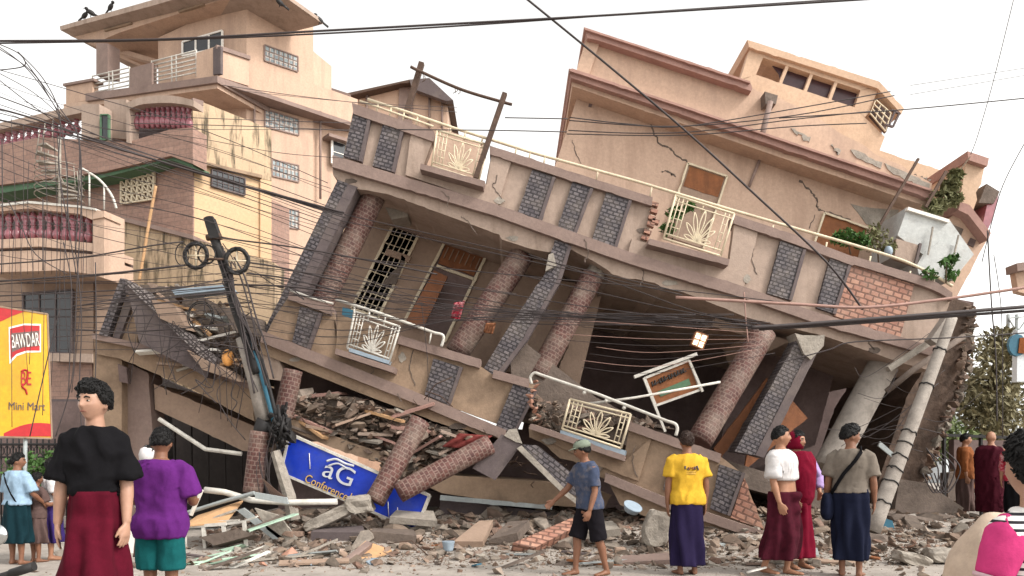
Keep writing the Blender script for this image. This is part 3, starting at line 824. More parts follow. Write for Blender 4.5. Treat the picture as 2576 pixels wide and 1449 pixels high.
for q in ([(1058, 411), (1220, 455), (1216, 470), (1056, 425)], [(1634, 600), (1836, 652), (1832, 668), (1630, 614)]):
    MB().prism(q, UP, .5, .3, ang).build('ledge', m_mauve, T)

def fan_panel(q, pl, root, mat, off=.1, r=.013, name='railing_panel'):
    mb = MB()
    for a, b in zip(q, q[1:] + q[:1]): mb.tubepx([a, b], r * 1.5, pl, off)
    f = lambda u, v: bil(q, u, v)
    for u in (.07, .14, .21, .86, .93): mb.tubepx([f(u, 0), f(u, .92)], r * .8, pl, off, 5)
    for v in (.12, .88): mb.tubepx([f(0, v), f(1, v)], r, pl, off, 5)
    for v in (.3, .5, .7): mb.tubepx([f(.07, v), f(.21, v)], r * .7, pl, off, 5); mb.tubepx([f(.86, v), f(.93, v)], r * .7, pl, off, 5)
    for k in range(7):                      # leaf-shaped loops fanning out of the lower middle
        a = math.pi * (k + .35) / 6.7
        L = .36 + .3 * math.sin(a)
        for s in (-.13, .13):
            pts = []
            for i in range(8):
                tt = i / 7
                aa = a + s * math.sin(math.pi * tt) * 1.2
                pts.append(f(.54 + .5 * math.cos(aa) * L * 1.25 * tt * .92, .86 - math.sin(aa) * L * 1.12 * tt))
            mb.tubepx(pts, r * .85, pl, off, 5)
    return mb.build(name, mat, root)
fan_panel([(1100, 328), (1226, 364), (1204, 455), (1086, 418)], UP, T, m_cream)
fan_panel([(1700, 492), (1847, 538), (1813, 644), (1669, 600)], UP, T, m_cream)
for q in ([(1104, 322), (1228, 362), (1205, 455), (1088, 418)],): MB().prism(q, D(13.4), .1, 0).build('inner_wall', m_peach, T)
hr = MB().tubepx([(925, 250), (1030, 284), (1135, 320), (1342, 385), (1600, 456), (1830, 525), (2013, 578)] + cr([(2013, 578), (2150, 617), (2270, 655), (2345, 690), (2396, 720)], 4)[1:], .024, UP, .05).build('handrail', m_cream, T)
for x in (952, 985, 1018, 1052, 1135, 1172, 1215, 1300, 1335, 1372, 1505, 1640, 1700, 1770, 1826, 1945, 2080, 2190, 2290, 2350):
    y = 250 + (x - 925) * .3165 - (6 if 1400 < x < 2250 else 0)
    MB().tubepx([(x, y), (x - 5, y + 24)], .016, UP, .05).build('rail_post', m_cream, hr)
MB().tubepx([(905, 254), (1090, 318)], .018, UP, .06).build('lower_rail', m_cream, hr)

# --- middle storey: recessed wall, soffit, columns
RW = D(14.4)
MB().prism([(925, 470), (1240, 560), (1500, 700), (1420, 1000), (1180, 960), (735, 850)], RW, .25, 0, 20).build('recessed_wall', m_tan2, T)
MB().prism([(960, 492), (1100, 535), (1260, 600), (1258, 660), (980, 565)], RW, .4, .12, 20).build('ceiling_beam', m_mauve, T)
MB().prism([(978, 490), (1030, 500), (1025, 545), (985, 552), (968, 520)], D(13.2), .5, 0).build('bracket', m_conc, T)
w1 = window(T, [(990, 563), (1056, 584), (950, 800), (884, 775)], RW, .0, 5, 9, 7, 2, m_glassd, m_cream)
MB().prism([(974, 625), (1035, 645), (1028, 660), (967, 640)], RW, .1, .05).build('window_rail', m_tan2, w1)
MB().prism([(990, 680), (1005, 672), (1010, 640), (1020, 650), (996, 715), (960, 715)], RW, .05, .05).build('torn_curtain', m_concd, w1)
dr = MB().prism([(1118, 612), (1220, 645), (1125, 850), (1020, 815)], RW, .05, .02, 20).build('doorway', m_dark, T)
mb = MB()
for a, b in (((1120, 606), (1224, 640)), ((1120, 606), (1015, 812)), ((1224, 640), (1118, 860)), ((1098, 668), (1192, 702))): mb.bar(a, b, 7, RW, .1, .07)
mb.build('door_frame', m_cream, dr)
MB().prism([(1122, 614), (1216, 646), (1192, 694), (1102, 662)], RW, .05, .05, 20).build('transom_panel', m_wood, dr)
mb = MB()
for k in range(7): mb.bar(lerp((1128, 622), (1208, 649), k / 6), lerp((1116, 648), (1196, 676), k / 6), 2, RW, .03, .08)
mb.build('transom_grille', m_tan2, dr)
MB().prism([(1092, 680), (1126, 696), (1064, 826), (1022, 806)], RW, .05, .3, 25).build('door_leaf', m_woodo, dr)
# mid-storey side walls and deep dark room
MB().prism([(1290, 690), (1510, 720), (1440, 960), (1240, 930)], D(14.2), .3, 0, 20).build('inner_wall', m_tan2, T)
MB().prism([(1478, 752), (1512, 745), (1452, 990), (1392, 962)], D(13.6), .5, 0, 20).build('inner_pier', m_tan2, T)
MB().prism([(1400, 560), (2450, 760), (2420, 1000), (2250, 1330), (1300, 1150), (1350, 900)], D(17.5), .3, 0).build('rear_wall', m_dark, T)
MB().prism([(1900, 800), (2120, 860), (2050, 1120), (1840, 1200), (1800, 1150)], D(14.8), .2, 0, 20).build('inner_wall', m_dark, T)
MB().prism([(1280, 830), (1500, 1000), (1800, 1150), (2300, 1300), (2290, 1345), (1780, 1200), (1290, 1010)], D(12.6), 5, 0).build('collapsed_floor', m_concd, T)
MB().prism([(1800, 800), (1990, 858), (1900, 900), (1880, 845), (1790, 820)], D(12.9), 1.5, 0).build('ceiling_beam', m_tan2, T)
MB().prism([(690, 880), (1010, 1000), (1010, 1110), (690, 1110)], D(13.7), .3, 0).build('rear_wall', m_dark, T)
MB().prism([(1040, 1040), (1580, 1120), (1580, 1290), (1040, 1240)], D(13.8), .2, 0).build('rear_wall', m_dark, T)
# columns
def roundcol(name, a, b, r, d1, d2, mat, root, lab=None, broken=(0, 0), seg=18):
    A, B = U(a[0], a[1], d1), U(b[0], b[1], d2)
    n = 14
    mb = MB().tube([A.lerp(B, i / n) for i in range(n + 1)], r, seg)
    o = mb.build(name, mat, root)
    for k, p, dr_ in ((0, A, A - B), (1, B, B - A)):
        if broken[k]:
            mb = MB(); dr_ = dr_.normalized()
            n2 = 5
            mb.tube([p + dr_ * (broken[k] * i / n2) + Vector((JR.uniform(-.02, .02), 0, JR.uniform(-.02, .02))) for i in range(n2 + 1)], [r * .93 * (1 - .12 * i * JR.uniform(.4, 1)) for i in range(n2 + 1)], 9, smooth=False)
            for i in range(7):
                g = p + dr_ * broken[k] * JR.uniform(.5, 1.1) + Vector((JR.uniform(-r, r), JR.uniform(-r, r), JR.uniform(-r, r))) * .6
                mb.chunk(g, r * .7, r * .7, r * .7, JR)
            mb.build('broken_end', m_conc, o)
            mb = MB()
            for i in range(4):
                s0 = p + Vector((JR.uniform(-r, r), JR.uniform(-r, r), 0)) * .6
                mb.tube([s0, s0 + dr_ * (broken[k] + .12) + Vector((JR.uniform(-.06, .06), 0, JR.uniform(-.06, .06))), s0 + dr_ * (broken[k] + .22) + Vector((JR.uniform(-.12, .12), 0, JR.uniform(-.12, .1)))], .008, 5)
            mb.build('bent_rebar', m_steel, o)
    return o
roundcol('round_column', (942, 492), (792, 800), .20, 12.85, 12.85, m_rtile, T)
roundcol('round_column', (1315, 640), (1148, 890), .21, 12.9, 12.9, m_rtile, T)
roundcol('round_column', (1492, 692), (1352, 950), .2, 12.8, 12.75, m_rtile, T, broken=(.22, 0))
roundcol('round_column', (1922, 835), (1758, 1112), .21, 12.6, 12.2, m_rtile, T)
roundcol('round_column', (2228, 905), (2080, 1180), .25, 13.0, 12.8, m_polec, T)
def pier(front, side, d, root, bro=None):
    pl = D(d)
    o = MB().prism(front, pl, .38, 0, 25).build('pier', m_gtile, root)
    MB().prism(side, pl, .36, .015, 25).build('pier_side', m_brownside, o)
    return o
pier([(850, 452), (876, 462), (690, 842), (664, 832)], [(875, 462), (899, 470), (715, 850), (689, 842)], 12.45, T)
pier([(1395, 604), (1431, 614), (1404, 700), (1318, 850), (1250, 940), (1212, 1050), (1172, 1036), (1215, 930), (1275, 830), (1370, 690)], [(1430, 616), (1438, 620), (1412, 704), (1326, 856), (1258, 946), (1220, 1053), (1211, 1050), (1249, 940), (1317, 850), (1403, 700)], 12.4, T)
MB().prism([(1380, 640), (1392, 636), (1400, 668), (1372, 682)], D(12.35), .3, .02).build('spalled_concrete', m_conc, T)
pier([(2008, 848), (2050, 862), (1900, 1145), (1848, 1136)], [(2050, 850), (2072, 856), (1922, 1152), (1900, 1145)], 12.3, T)
MB().prism(jag((2000, 838), (2075, 842), 3, 5) + [(2072, 870), (2040, 905), (2022, 890)], D(12.25), .4, .02).build('spalled_concrete', m_conc, T)
for q in ([(1990, 1004), (2032, 1052), (1872, 1184), (1880, 1140)], [(1905, 985), (1930, 950), (1935, 985), (1815, 1150), (1795, 1130)]):
    MB().prism(q, D(12.9), .06, 0, 30).build('fallen_door', m_woodo, T)

# --- lower balcony, left part
LP = D(12.2)
la = 21.5
MB().prism([(725, 748), (838, 786), (846, 870), (990, 912), (1008, 862), (1210, 922), (1242, 944), (1345, 968), (1290, 1086), (1272, 1074), (1027, 984), (667, 846), (690, 800)], LP, .16, 0, la).build('parapet', m_beige_d, T)
for q in ([(728, 733), (835, 772), (832, 792), (724, 752)], [(1004, 843), (1210, 904), (1206, 926), (1000, 864)], [(1242, 930), (1334, 954)] + jag((1334, 954), (1330, 976), 2, 3)[1:] + [(1238, 950)]):
    MB().prism(q, LP, .34, .1, la).build('coping', m_mauve, T)
MB().prism([(660, 832), (1027, 978), (1274, 1082), (1268, 1108), (1022, 1006), (655, 860)], LP, 4.5, .16, la).build('floor_band', m_mauve, T)
MB().prism([(655, 858), (1022, 1004), (1266, 1106)] + jag((1266, 1106), (1100, 1062), 5, 4)[1:] + [(909, 990), (655, 888)], LP, 4.2, .04, la).build('floor_slab', m_beige_d, T)
for q in ([(755, 770), (803, 786), (772, 876), (735, 860)], [(1090, 902), (1157, 922), (1125, 1018), (1068, 993)], [(1292, 964), (1346, 980), (1290, 1090), (1248, 1070)]):
    pilaster(q, LP, T, a=la)
MB().prism([(850, 790), (1000, 840), (1010, 850), (985, 925), (845, 885)], LP, .12, .05, la).build('plain_panel', m_beige_d, T)
MB().prism([(845, 876), (994, 924), (990, 938), (842, 890)], LP, .45, .3, la).build('ledge', m_mauve, T)
MB().prism([(862, 772), (892, 782), (874, 850), (856, 835)], LP, .02, -.3).build('glass_shard', m_teal, T)
MB().prism([(880, 875), (980, 907), (977, 916), (877, 884)], LP, .2, .25).build('blue_sill', m_bluep, T)
fan_panel([(893, 784), (1006, 822), (978, 914), (873, 876)], LP, T, m_whitem, .2)
MB().tubepx([(730, 730), (790, 752), (838, 764)], .02, LP, .1).build('handrail', m_whitem, T)
hr = MB().tubepx([(845, 754), (950, 786), (1095, 838)] + cr([(1095, 838), (1112, 842), (1116, 852), (1110, 872)], 4)[1:], .026, LP, .18).build('handrail', m_whitem, T)
for x, y in ((893, 771), (930, 784), (970, 796), (1085, 838)):
    MB().tubepx([(x, y), (x - 5, y + 26)], .015, LP, .18).build('rail_post', m_whitem, hr)

# --- lower balcony, right part, slid towards the street
LR = Pl(1330, 11.9, 1920, 11.1)
ra = 24
rt = thing('balcony_slab', 'broken lower balcony front with a fan railing, slid down to the street on the right', 'balcony', tuple(U(1650, 1340, 11.5)))
MB().prism([(1330, 1074), (1345, 1068), (1570, 1150), (1585, 1062), (1815, 1150), (1866, 1190), (1925, 1335), (1920, 1372), (1660, 1262), (1500, 1196)] + jag((1500, 1196), (1332, 1100), 6, 8)[1:], LR, .18, 0, ra).build('parapet', m_beige_d, rt)
MB().prism([(1330, 1070), (1420, 1110), (1571, 1160), (1640, 1100), (1606, 1210), (1500, 1170), (1400, 1120)], LR, .14, .05, ra).build('plain_panel', m_beige_d, rt)
MB().prism([(1335, 1066), (1410, 1090), (1572, 1146), (1570, 1160), (1330, 1078)], LR, .5, .3, ra).build('ledge', m_mauve, rt)
MB().prism([(1410, 1082), (1574, 1134), (1572, 1146), (1408, 1094)], LR, .3, .24, ra).build('blue_sill', m_bluep, rt)
MB().prism([(1583, 1060), (1815, 1142), (1810, 1165), (1580, 1082)], LR, .36, .1, ra).build('coping', m_mauve, rt)
MB().prism([(1523, 1190), (1700, 1262), (1925, 1338), (1922, 1362), (1690, 1284), (1520, 1212)], LR, 1.2, .16, ra).build('floor_band', m_mauve, rt)
MB().prism([(1530, 1212), (1690, 1280), (1920, 1360), (1918, 1390), (1690, 1330), (1560, 1270)], LR, 1.0, .04, ra).build('floor_slab', m_beige_d, rt)
pilaster([(1810, 1168), (1868, 1188), (1830, 1296), (1786, 1280)], LR, rt, a=ra)
pilaster([(1690, 1140), (1725, 1152), (1700, 1245), (1668, 1232)], LR, rt, a=ra)
MB().prism([(1872, 1202)] + jag((1872, 1202), (1922, 1332), 5, 5)[1:] + [(1838, 1302)], LR, .1, .05, ra).build('lattice_panel', m_lattice, rt)
fan_panel([(1434, 1004), (1587, 1042), (1562, 1128), (1414, 1079)], LR, rt, m_cream, .24)
hr = MB().tubepx(cr([(1338, 966), (1334, 950), (1344, 938), (1358, 942)], 4) + [(1500, 990), (1680, 1060)] + cr([(1680, 1060), (1698, 1066), (1704, 1078), (1700, 1096)], 4)[1:], .026, LR, .25).build('handrail', m_whitem, rt)
for x, y in ((1470, 980), (1525, 1000), (1570, 1018)): MB().ball(LR.w(x, y + 8, .25), .03, .03, .03).build('rail_knob', m_whitem, hr)
mb = MB()
for i in range(9): mb.chunk(LR.w(1342 + JR.uniform(-12, 12), 960 + i * 12, -.1), .1, .15, .07, JR)
mb.build('exposed_brick', m_lattice, T)

# --- crushed ground storey at the left
GP = D(12.7)
gt = thing('crushed_storefront', 'crushed ground floor front with slanting tan beams left of the power pole', 'building', tuple(U(430, 1330, 12.7)))
MB().prism([(235, 846), (262, 838), (344, 868), (397, 884), (634, 976), (640, 1060), (560, 1020), (470, 972), (300, 902), (240, 890)], GP, 2.5, 0, 22).build('beam', m_beige_d, gt)
MB().prism([(232, 838), (345, 862), (640, 966), (640, 984), (344, 876), (232, 852)], GP, 2.8, .12, 22).build('coping', m_mauve, gt)
MB().prism([(387, 966), (640, 1072), (640, 1136), (610, 1134), (500, 1080), (390, 1030)], D(13.1), 2, 0, 22).build('beam', m_tan2, gt)
MB().prism([(235, 885), (306, 905), (306, 1320), (235, 1320)], D(12.8), .5, 0).build('pier', m_beige_d, gt)
MB().prism([(306, 905), (372, 938), (385, 1100), (398, 1320), (310, 1320)], D(13.0), .5, 0).build('pier', m_mauve, gt)
MB().prism([(380, 940), (760, 1100), (760, 1310), (390, 1310)], D(16.5), .2, 0).build('rear_wall', m_deepshade, gt)
MB().prism([(296, 915), (318, 925), (322, 965), (300, 960)], D(12.75), .1, 0).build('vent', m_dark, gt)
MB().prism([(302, 700), (318, 702), (270, 846), (248, 842)], D(12.6), .4, .05, 15).build('tile_pilaster', m_gtile, gt)
MB().prism([(318, 740), (345, 752), (345, 866), (270, 846)], D(12.7), .3, 0, 15).build('parapet', m_beige_d, gt)
MB().prism([(318, 745), (336, 752), (300, 852), (284, 848)], D(12.65), .3, .03, 15).build('tile_pilaster', m_brownside, gt)
MB().prism([(400, 1000), (420, 1005), (430, 1330), (408, 1330)], D(14.5), .2, 0).build('shutter_post', m_deepshade, gt)
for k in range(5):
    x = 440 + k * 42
    MB().tubepx([(x, 1070), (x + 3, 1330)], .02, D(14.8), 0).build('shutter_bar', m_deepshade, gt)
# fallen tile pilaster lying diagonally
fp = thing('fallen_pilaster', 'long dark pilaster with a tiled edge fallen diagonally over the crushed storefront', 'pilaster', tuple(U(420, 940, 12.2)))
MB().prism([(318, 712), (344, 740), (532, 922), (520, 950), (486, 930), (350, 862)], D(12.3), .35, 0, 42).build('side', m_brownside, fp)
MB().prism([(310, 700), (350, 722), (545, 905), (532, 924), (344, 742), (318, 714)], D(12.3), .4, .06, 42).build('tiled_face', m_ltile, fp)
# ground-level beams under the lower balcony
MB().prism([(732, 1050), (800, 1080), (880, 1112), (966, 1140), (960, 1164), (870, 1140), (790, 1108), (730, 1080)], D(12.0), 2, 0, 20).build('curved_beam', m_beige_d, T)
MB().prism([(960, 1140), (1124, 1195), (1400, 1215), (1540, 1245), (1520, 1280), (1390, 1272), (1250, 1262), (1110, 1240), (960, 1170)], D(12.1), 2, 0, 5).build('ground_beam', m_beige_d, T)
MB().prism([(1108, 1255), (1390, 1290), (1500, 1330), (1500, 1345), (1100, 1330)], D(12.3), 1.5, 0, 5).build('ground_beam', m_brownside, T)
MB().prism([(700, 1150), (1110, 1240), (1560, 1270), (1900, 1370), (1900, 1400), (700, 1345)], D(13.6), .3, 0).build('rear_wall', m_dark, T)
tag(MB().prism([(1108, 1246), (1390, 1272), (1388, 1282), (1106, 1258)], D(11.9), .08, 0).build('shutter_rail', m_zinc), 'long pale metal rail lying under the tan ground beam', 'rail')
# ragged right flank
rag = [(2385, 745)] + jag((2440, 765), (2452, 830), 4, 10) + jag((2452, 830), (2420, 960), 6, 14)[1:] + jag((2420, 960), (2330, 1190), 8, 12)[1:] + [(2290, 1330), (2170, 1330), (2280, 1000), (2340, 900)]
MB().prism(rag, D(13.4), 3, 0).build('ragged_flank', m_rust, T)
mb = MB()
for k in range(260):
    t_ = JR.random()
    x, y = (lerp((2440, 765), (2425, 950), t_ * 2) if t_ < .5 else lerp((2425, 950), (2310, 1240), t_ * 2 - 1))
    s_ = JR.uniform(.05, .15)
    mb.chunk(U(x + JR.uniform(-14, 10), y, 13.2 + JR.uniform(0, 1)), s_ * 1.5, s_, s_, JR, .5)
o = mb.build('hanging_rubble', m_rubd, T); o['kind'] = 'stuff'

# weathering of the balcony fronts: cracks, lost plaster, bare brick
def crackp(pl, pts, w=2.5, off=.008, root=T):
    mb = MB(); P = []
    for a, b in zip(pts, pts[1:]): P += jag(a, b, 5, 3)[:-1]
    P.append(pts[-1])
    for a, b in zip(P, P[1:]): mb.bar(a, b, w * JR.uniform(.4, 1.2), pl, .008, off)
    mb.build('crack', m_concd, root)
def patch(pl, c, r, off, mat, root=T, ang=18):
    n = 11
    pts = [(c[0] + r[0] * math.cos(i * 6.283 / n) * JR.uniform(.6, 1.2), c[1] + r[1] * math.sin(i * 6.283 / n) * JR.uniform(.6, 1.2)) for i in range(n)]
    MB().prism(pts, pl, .03, off, ang).build('bare_patch', mat, root)
for pl, pts, off in ((UP, [(1250, 440), (1240, 470), (1262, 500)], .066), (UP, [(1110, 480), (1130, 500), (1126, 520)], .168), (UP, [(1600, 650), (1620, 690), (1612, 720)], .048), (UP, [(1900, 610), (1890, 650), (1905, 690)], .008), (UP, [(1470, 600), (1480, 628), (1472, 660)], .168), (UP, [(1160, 545), (1180, 560), (1200, 590)], .048), (UP, [(2180, 850), (2200, 880)], .048), (LP, [(1040, 880), (1030, 930), (1044, 970)], .008), (LP, [(920, 905), (940, 930), (930, 945)], .058), (LP, [(800, 900), (830, 930)], .048), (LP, [(1000, 990), (1010, 1010)], .168), (LR, [(1600, 1120), (1590, 1160), (1604, 1200)], .058), (LR, [(1740, 1200), (1750, 1250)], .008), (LR, [(1460, 1130), (1470, 1160)], .058)):
    crackp(pl, pts, 2.4, off)
for pl, c, r, off, m__ in ((UP, (1255, 505), (14, 9), .066, m_conc), (UP, (1616, 580), (14, 10), .008, m_concd), (UP, (1010, 470), (16, 6), .048, m_conc), (UP, (1690, 712), (22, 8), .048, m_conc), (UP, (1880, 700), (9, 12), .066, m_conc), (UP, (2200, 880), (20, 8), .048, m_concd), (UP, (1290, 600), (16, 7), .048, m_conc), (UP, (880, 455), (18, 8), .048, m_concd), (LP, (1012, 900), (10, 14), .008, m_conc), (LP, (740, 905), (18, 7), .048, m_conc), (LP, (1150, 1072), (22, 8), .048, m_concd), (LP, (870, 940), (14, 8), .008, m_concd), (LR, (1380, 1110), (18, 9), .058, m_conc), (LR, (1500, 1180), (20, 8), .058, m_concd), (LR, (1700, 1290), (22, 9), .048, m_conc), (LR, (1850, 1345), (16, 8), .048, m_concd)):
    patch(pl, c, r, off, m__)
CHIP[0] = 0.0
# ---------------------------------------------------------------- items on the roof balcony
t = thing('laundry_frame', 'two dark timber posts with a sagging bar standing on the upper balcony', 'frame', tuple(U(1130, 320, 12.6)))
PP = D(12.6)
MB().bar((1060, 155), (1018, 292), 13, PP, .1).build('post', m_steel, t)
MB().bar((1270, 232), (1196, 446), 12, D(12.34), .09).build('post', m_steel, t)
MB().tubepx(cr([(1033, 168), (1062, 182), (1160, 225), (1262, 256), (1288, 263)]), .025, PP, .05).build('crossbar', m_steel, t)
mb = MB()
for x, y, l in ((1064, 186, 16), (1068, 190, 10), (1143, 216, 14), (1148, 218, 10), (1155, 224, 8)): MB().tubepx([(x, y), (x + 3, y + l), (x - 3, y + l + 5)], .006, PP, .06, 4).build('hook', m_steel, t)
TK = D(13.1)
t = thing('metal_shed', 'pale grey sheet metal shed tilted on the right end of the roof balcony', 'shed', tuple(U(2340, 690, 13.1)))
MB().prism([(2282, 524), (2388, 556), (2366, 606), (2322, 640), (2258, 592)], TK, .1, 0, 18).build('front_sheet', m_shed, t)
MB().prism([(2322, 640), (2366, 606), (2446, 636), (2398, 705), (2312, 690), (2306, 668)], TK, 1.1, .02, 18).build('side_sheet', m_shed, t)
MB().prism([(2280, 522), (2390, 555), (2450, 640), (2400, 700), (2258, 640)], TK, 1.2, -.12, 18).build('body', m_shed, t)
MB().prism([(2255, 600), (2316, 618), (2304, 668), (2250, 650)], TK, .1, .06, 18).build('door', m_beige, t)
MB().bar((2317, 612), (2302, 672), 6, TK, .06, .1).build('door_frame', m_brownside, t)
MB().bar((2284, 524), (2388, 556), 8, TK, .1, .06).build('roof_edge', m_white, t)
for a, b in (((2348, 570), (2336, 640)), ((2413, 590), (2390, 690))): MB().bar(a, b, 3, TK, .03, .08).build('rib', m_conc, t)
def plant(name, lab, spots, d, n, size, mat, base, cat='plant', stems=()):
    t = thing(name, lab, cat, tuple(U(base[0], base[1], d)))
    rg = random.Random(hash(name + lab) % 999 if False else len(lab))
    mb = MB()
    for x, y, r in spots: foliage(mb, U(x, y, d), r, r * .8, r * .8, n, size, rg)
    mb.build('foliage', mat, t)
    mb = MB()
    for p in stems: mb.tube([U(x, y, d + .05) for x, y in p], .014, 5)
    if not stems: mb.tube([U(base[0], base[1], d), U(spots[0][0], spots[0][1], d)], .014, 5)
    mb.build('stem', m_bark, t)
plant('potted_plant', 'bright green bushy plant behind the handrail left of the metal shed', [(2130, 596, .18), (2165, 606, .17), (2110, 600, .12)], 12.8, 170, .07, m_leaf, (2140, 640))
plant('potted_plant', 'dry greyish plant leaning by the metal shed door', [(2205, 585, .22), (2190, 610, .2), (2235, 618, .16)], 12.95, 130, .05, m_leafd, (2210, 660))
plant('potted_plant', 'leafy plant hanging low at the far right end of the balcony', [(2380, 662, .14), (2398, 650, .1), (2340, 690, .14), (2395, 690, .12)], 12.4, 90, .06, m_leaf, (2380, 712))
plant('potted_plant', 'green plant behind the larger fan railing panel', [(1700, 540, .16), (1680, 575, .14), (1735, 520, .1)], 12.9, 120, .06, m_leaf, (1690, 610))
plant('climbing_plant', 'dark climbing plant on the broken roof corner above the metal shed', [(2392, 470, .2), (2370, 500, .24), (2352, 520, .2), (2405, 440, .14), (2400, 500, .14)], 13.7, 210, .08, m_leafd, (2330, 540), stems=([(2330, 540), (2375, 480), (2440, 395)], [(2340, 520), (2390, 470), (2410, 430)]))
tag(MB().bar((2312, 398), (2200, 590), 6, D(13.5), .05).build('bamboo_pole', m_steel), 'dark timber pole leaning over the rooftop cornice beside the plant', 'pole')
tag(MB().bar((2382, 430), (2330, 520), 7, D(13.6), .05).build('bamboo_pole', m_steel), 'short dark timber pole against the climbing plant', 'pole')
tag(MB().bar((2250, 548), (2300, 575), 6, D(13.9), .06).build('timber_batten', m_steel), 'dark batten sticking out left of the metal shed', 'batten')
o = MB(); o.ball(U(2235, 632, 12.8), .07, .07, .09)
tag(o.build('water_bottle', m_bluep), 'small blue plastic container beside the metal shed', 'container')

# ---------------------------------------------------------------- power pole in the centre-left
t = thing('power_pole', 'bent dark power pole wrapped in cables with coiled cable rings near its top', 'utility pole', tuple(U(735, 1320, 11.4)))
def dpt(p, d): return U(p[0], p[1], d)
P = [(525, 548), (540, 600), (556, 648), (570, 690), (582, 745), (600, 800), (622, 860), (648, 940)]
MB().tube([dpt(p, 11.3) for p in cr(P, 4)], [.075] * 5 + [.07] * 24, 10).build('pole', m_black, t)
MB().prism([(511, 548), (534, 545), (552, 596), (528, 600)], D(11.25), .14, .05).build('pole_cap', m_black, t)
MB().tubepx([(520, 598), (556, 594)], .05, D(11.25)).build('clamp', m_steel, t)
MB().tube([dpt(p, 11.4) for p in ((612, 850), (640, 950), (664, 1060))], .115, 12).build('concrete_post', m_polec, t)
MB().tube([dpt(p, 11.3) for p in cr([(600, 800), (632, 870), (652, 920), (668, 975), (690, 1060)], 4)], .045, 8).build('conduit', m_teal, t)
MB().tube([dpt(p, 11.28) for p in cr([(612, 800), (640, 870), (662, 920), (680, 985), (698, 1060)], 4)], .03, 8).build('conduit', m_black, t)
MB().tube([dpt(p, 11.35) for p in ((672, 1060), (660, 1085), (652, 1110))], [.16, .14, .1], 9).build('collar', m_black, t)
mb = MB(); rg = random.Random(11)
for k in range(26): mb.tube([dpt((705 + rg.gauss(0, 10), 1075 + rg.gauss(0, 24)), 11.2 + rg.uniform(-.15, .15)) for _ in range(6)], rg.uniform(.012, .03), 5)
o = mb.build('cable_knot', m_black, t)
mb = MB()
for k in range(14): mb.chunk(dpt((705 + rg.gauss(0, 12), 1080 + rg.gauss(0, 20)), 11.3), .2, .16, .2, rg)
mb.build('cable_box', m_black, t)
def coil(x, y, r, d, lab, thick=.02, n=5, sq=.92):
    mb = MB()
    for k in range(n):
        a0 = JR.uniform(0, 6)
        rr = r * JR.uniform(.9, 1.07)
        mb.tube([U(x + rr * sq * math.cos(a0 + i * .35) + JR.uniform(-.8, .8), y + rr * math.sin(a0 + i * .35), d + JR.uniform(-.04, .04)) for i in range(19)], thick, 6)
    o = mb.build('cable_coil', m_black)
    tag(o, lab, 'cable coil', 'cable coils on the power pole')
coil(493, 643, 32, 11.2, 'thick cable coil on the left side of the power pole top')
coil(596, 656, 31, 11.2, 'thick cable coil on the right side of the power pole top')
coil(458, 640, 30, 11.3, 'thin single cable loop farthest left of the power pole', .008, 1, .62)
coil(505, 795, 36, 11.9, 'loose cable loop hanging over the rubble left of the pole', .009, 3)
coil(520, 640, 24, 11.25, 'small inner cable loop close against the power pole', .008, 2)
mb = MB()
for a in (0, 1.57): mb.tubepx([(493 + 28 * math.cos(a), 643 + 28 * math.sin(a)), (493 - 28 * math.cos(a), 643 - 28 * math.sin(a))], .012, D(11.2))
for a in (0, 1.57): mb.tubepx([(596 + 27 * math.cos(a), 656 + 27 * math.sin(a)), (596 - 27 * math.cos(a), 656 - 27 * math.sin(a))], .012, D(11.2))
mb.build('coil_cross', m_cream, t)
MB().tubepx([(520, 652), (570, 652)], .02, D(11.2)).build('crossarm', m_steel, t)
t = tag(MB().ball(U(573, 900, 11.5), .09, .09, .13).build('lamp_globe', M('orange_plastic', srgb(226, 160, 90), rough=.4, bst=0)), 'small orange lantern hanging in the rubble left of the pole', 'lantern')
tag(MB().tube([U(x, y, 11.2) for x, y in ((692, 1135), (706, 1180), (728, 1250), (738, 1308))], [.075, .085, .095, .1], 7, smooth=False).build('broken_post', m_conc), 'broken pale concrete post leaning in front of the blue sign', 'post')
# leaning concrete utility pole on the right
A, B = U(2395, 800, 11.6), U(2192, 1340, 10.9)
t = thing('concrete_pole', 'tall pale concrete utility pole leaning against the right end of the building', 'utility pole', tuple(B))
MB().tube([A.lerp(B, i / 12) for i in range(13)], [.078 + .045 * i / 12 for i in range(13)], 14).build('pole', m_polec, t)
for k, u in enumerate((.16, .33, .55, .6, .66, .72, .78, .87)):
    c = A.lerp(B, u); r = .085 + .045 * u
    mb = MB(); tdir = (B - A).normalized()
    ax = tdir.orthogonal().normalized(); ay = tdir.cross(ax)
    mb.tube([c + ax * r * math.cos(i * .5) + ay * r * math.sin(i * .5) + tdir * JR.uniform(-.02, .02) for i in range(14)], .011, 5)
    mb.build('wire_tie', m_black, t)
tag(MB().bar((2400, 790), (2350, 860), 22, D(11.9), .2).build('broken_crossarm', m_polec), 'short broken concrete arm at the top of the leaning utility pole', 'crossarm')
tag(MB().tube([U(2424, 846, 12.2), U(2300, 928, 12.0), U(2230, 985, 12.1)], .05, 8).build('broken_beam', m_concd), 'dark broken beam crossing behind the leaning concrete pole', 'beam')
tag(MB().bar((2340, 862), (2238, 928), 14, D(12.2), .12).build('broken_beam', m_conc), 'pale broken concrete beam hanging near the leaning pole top', 'beam')

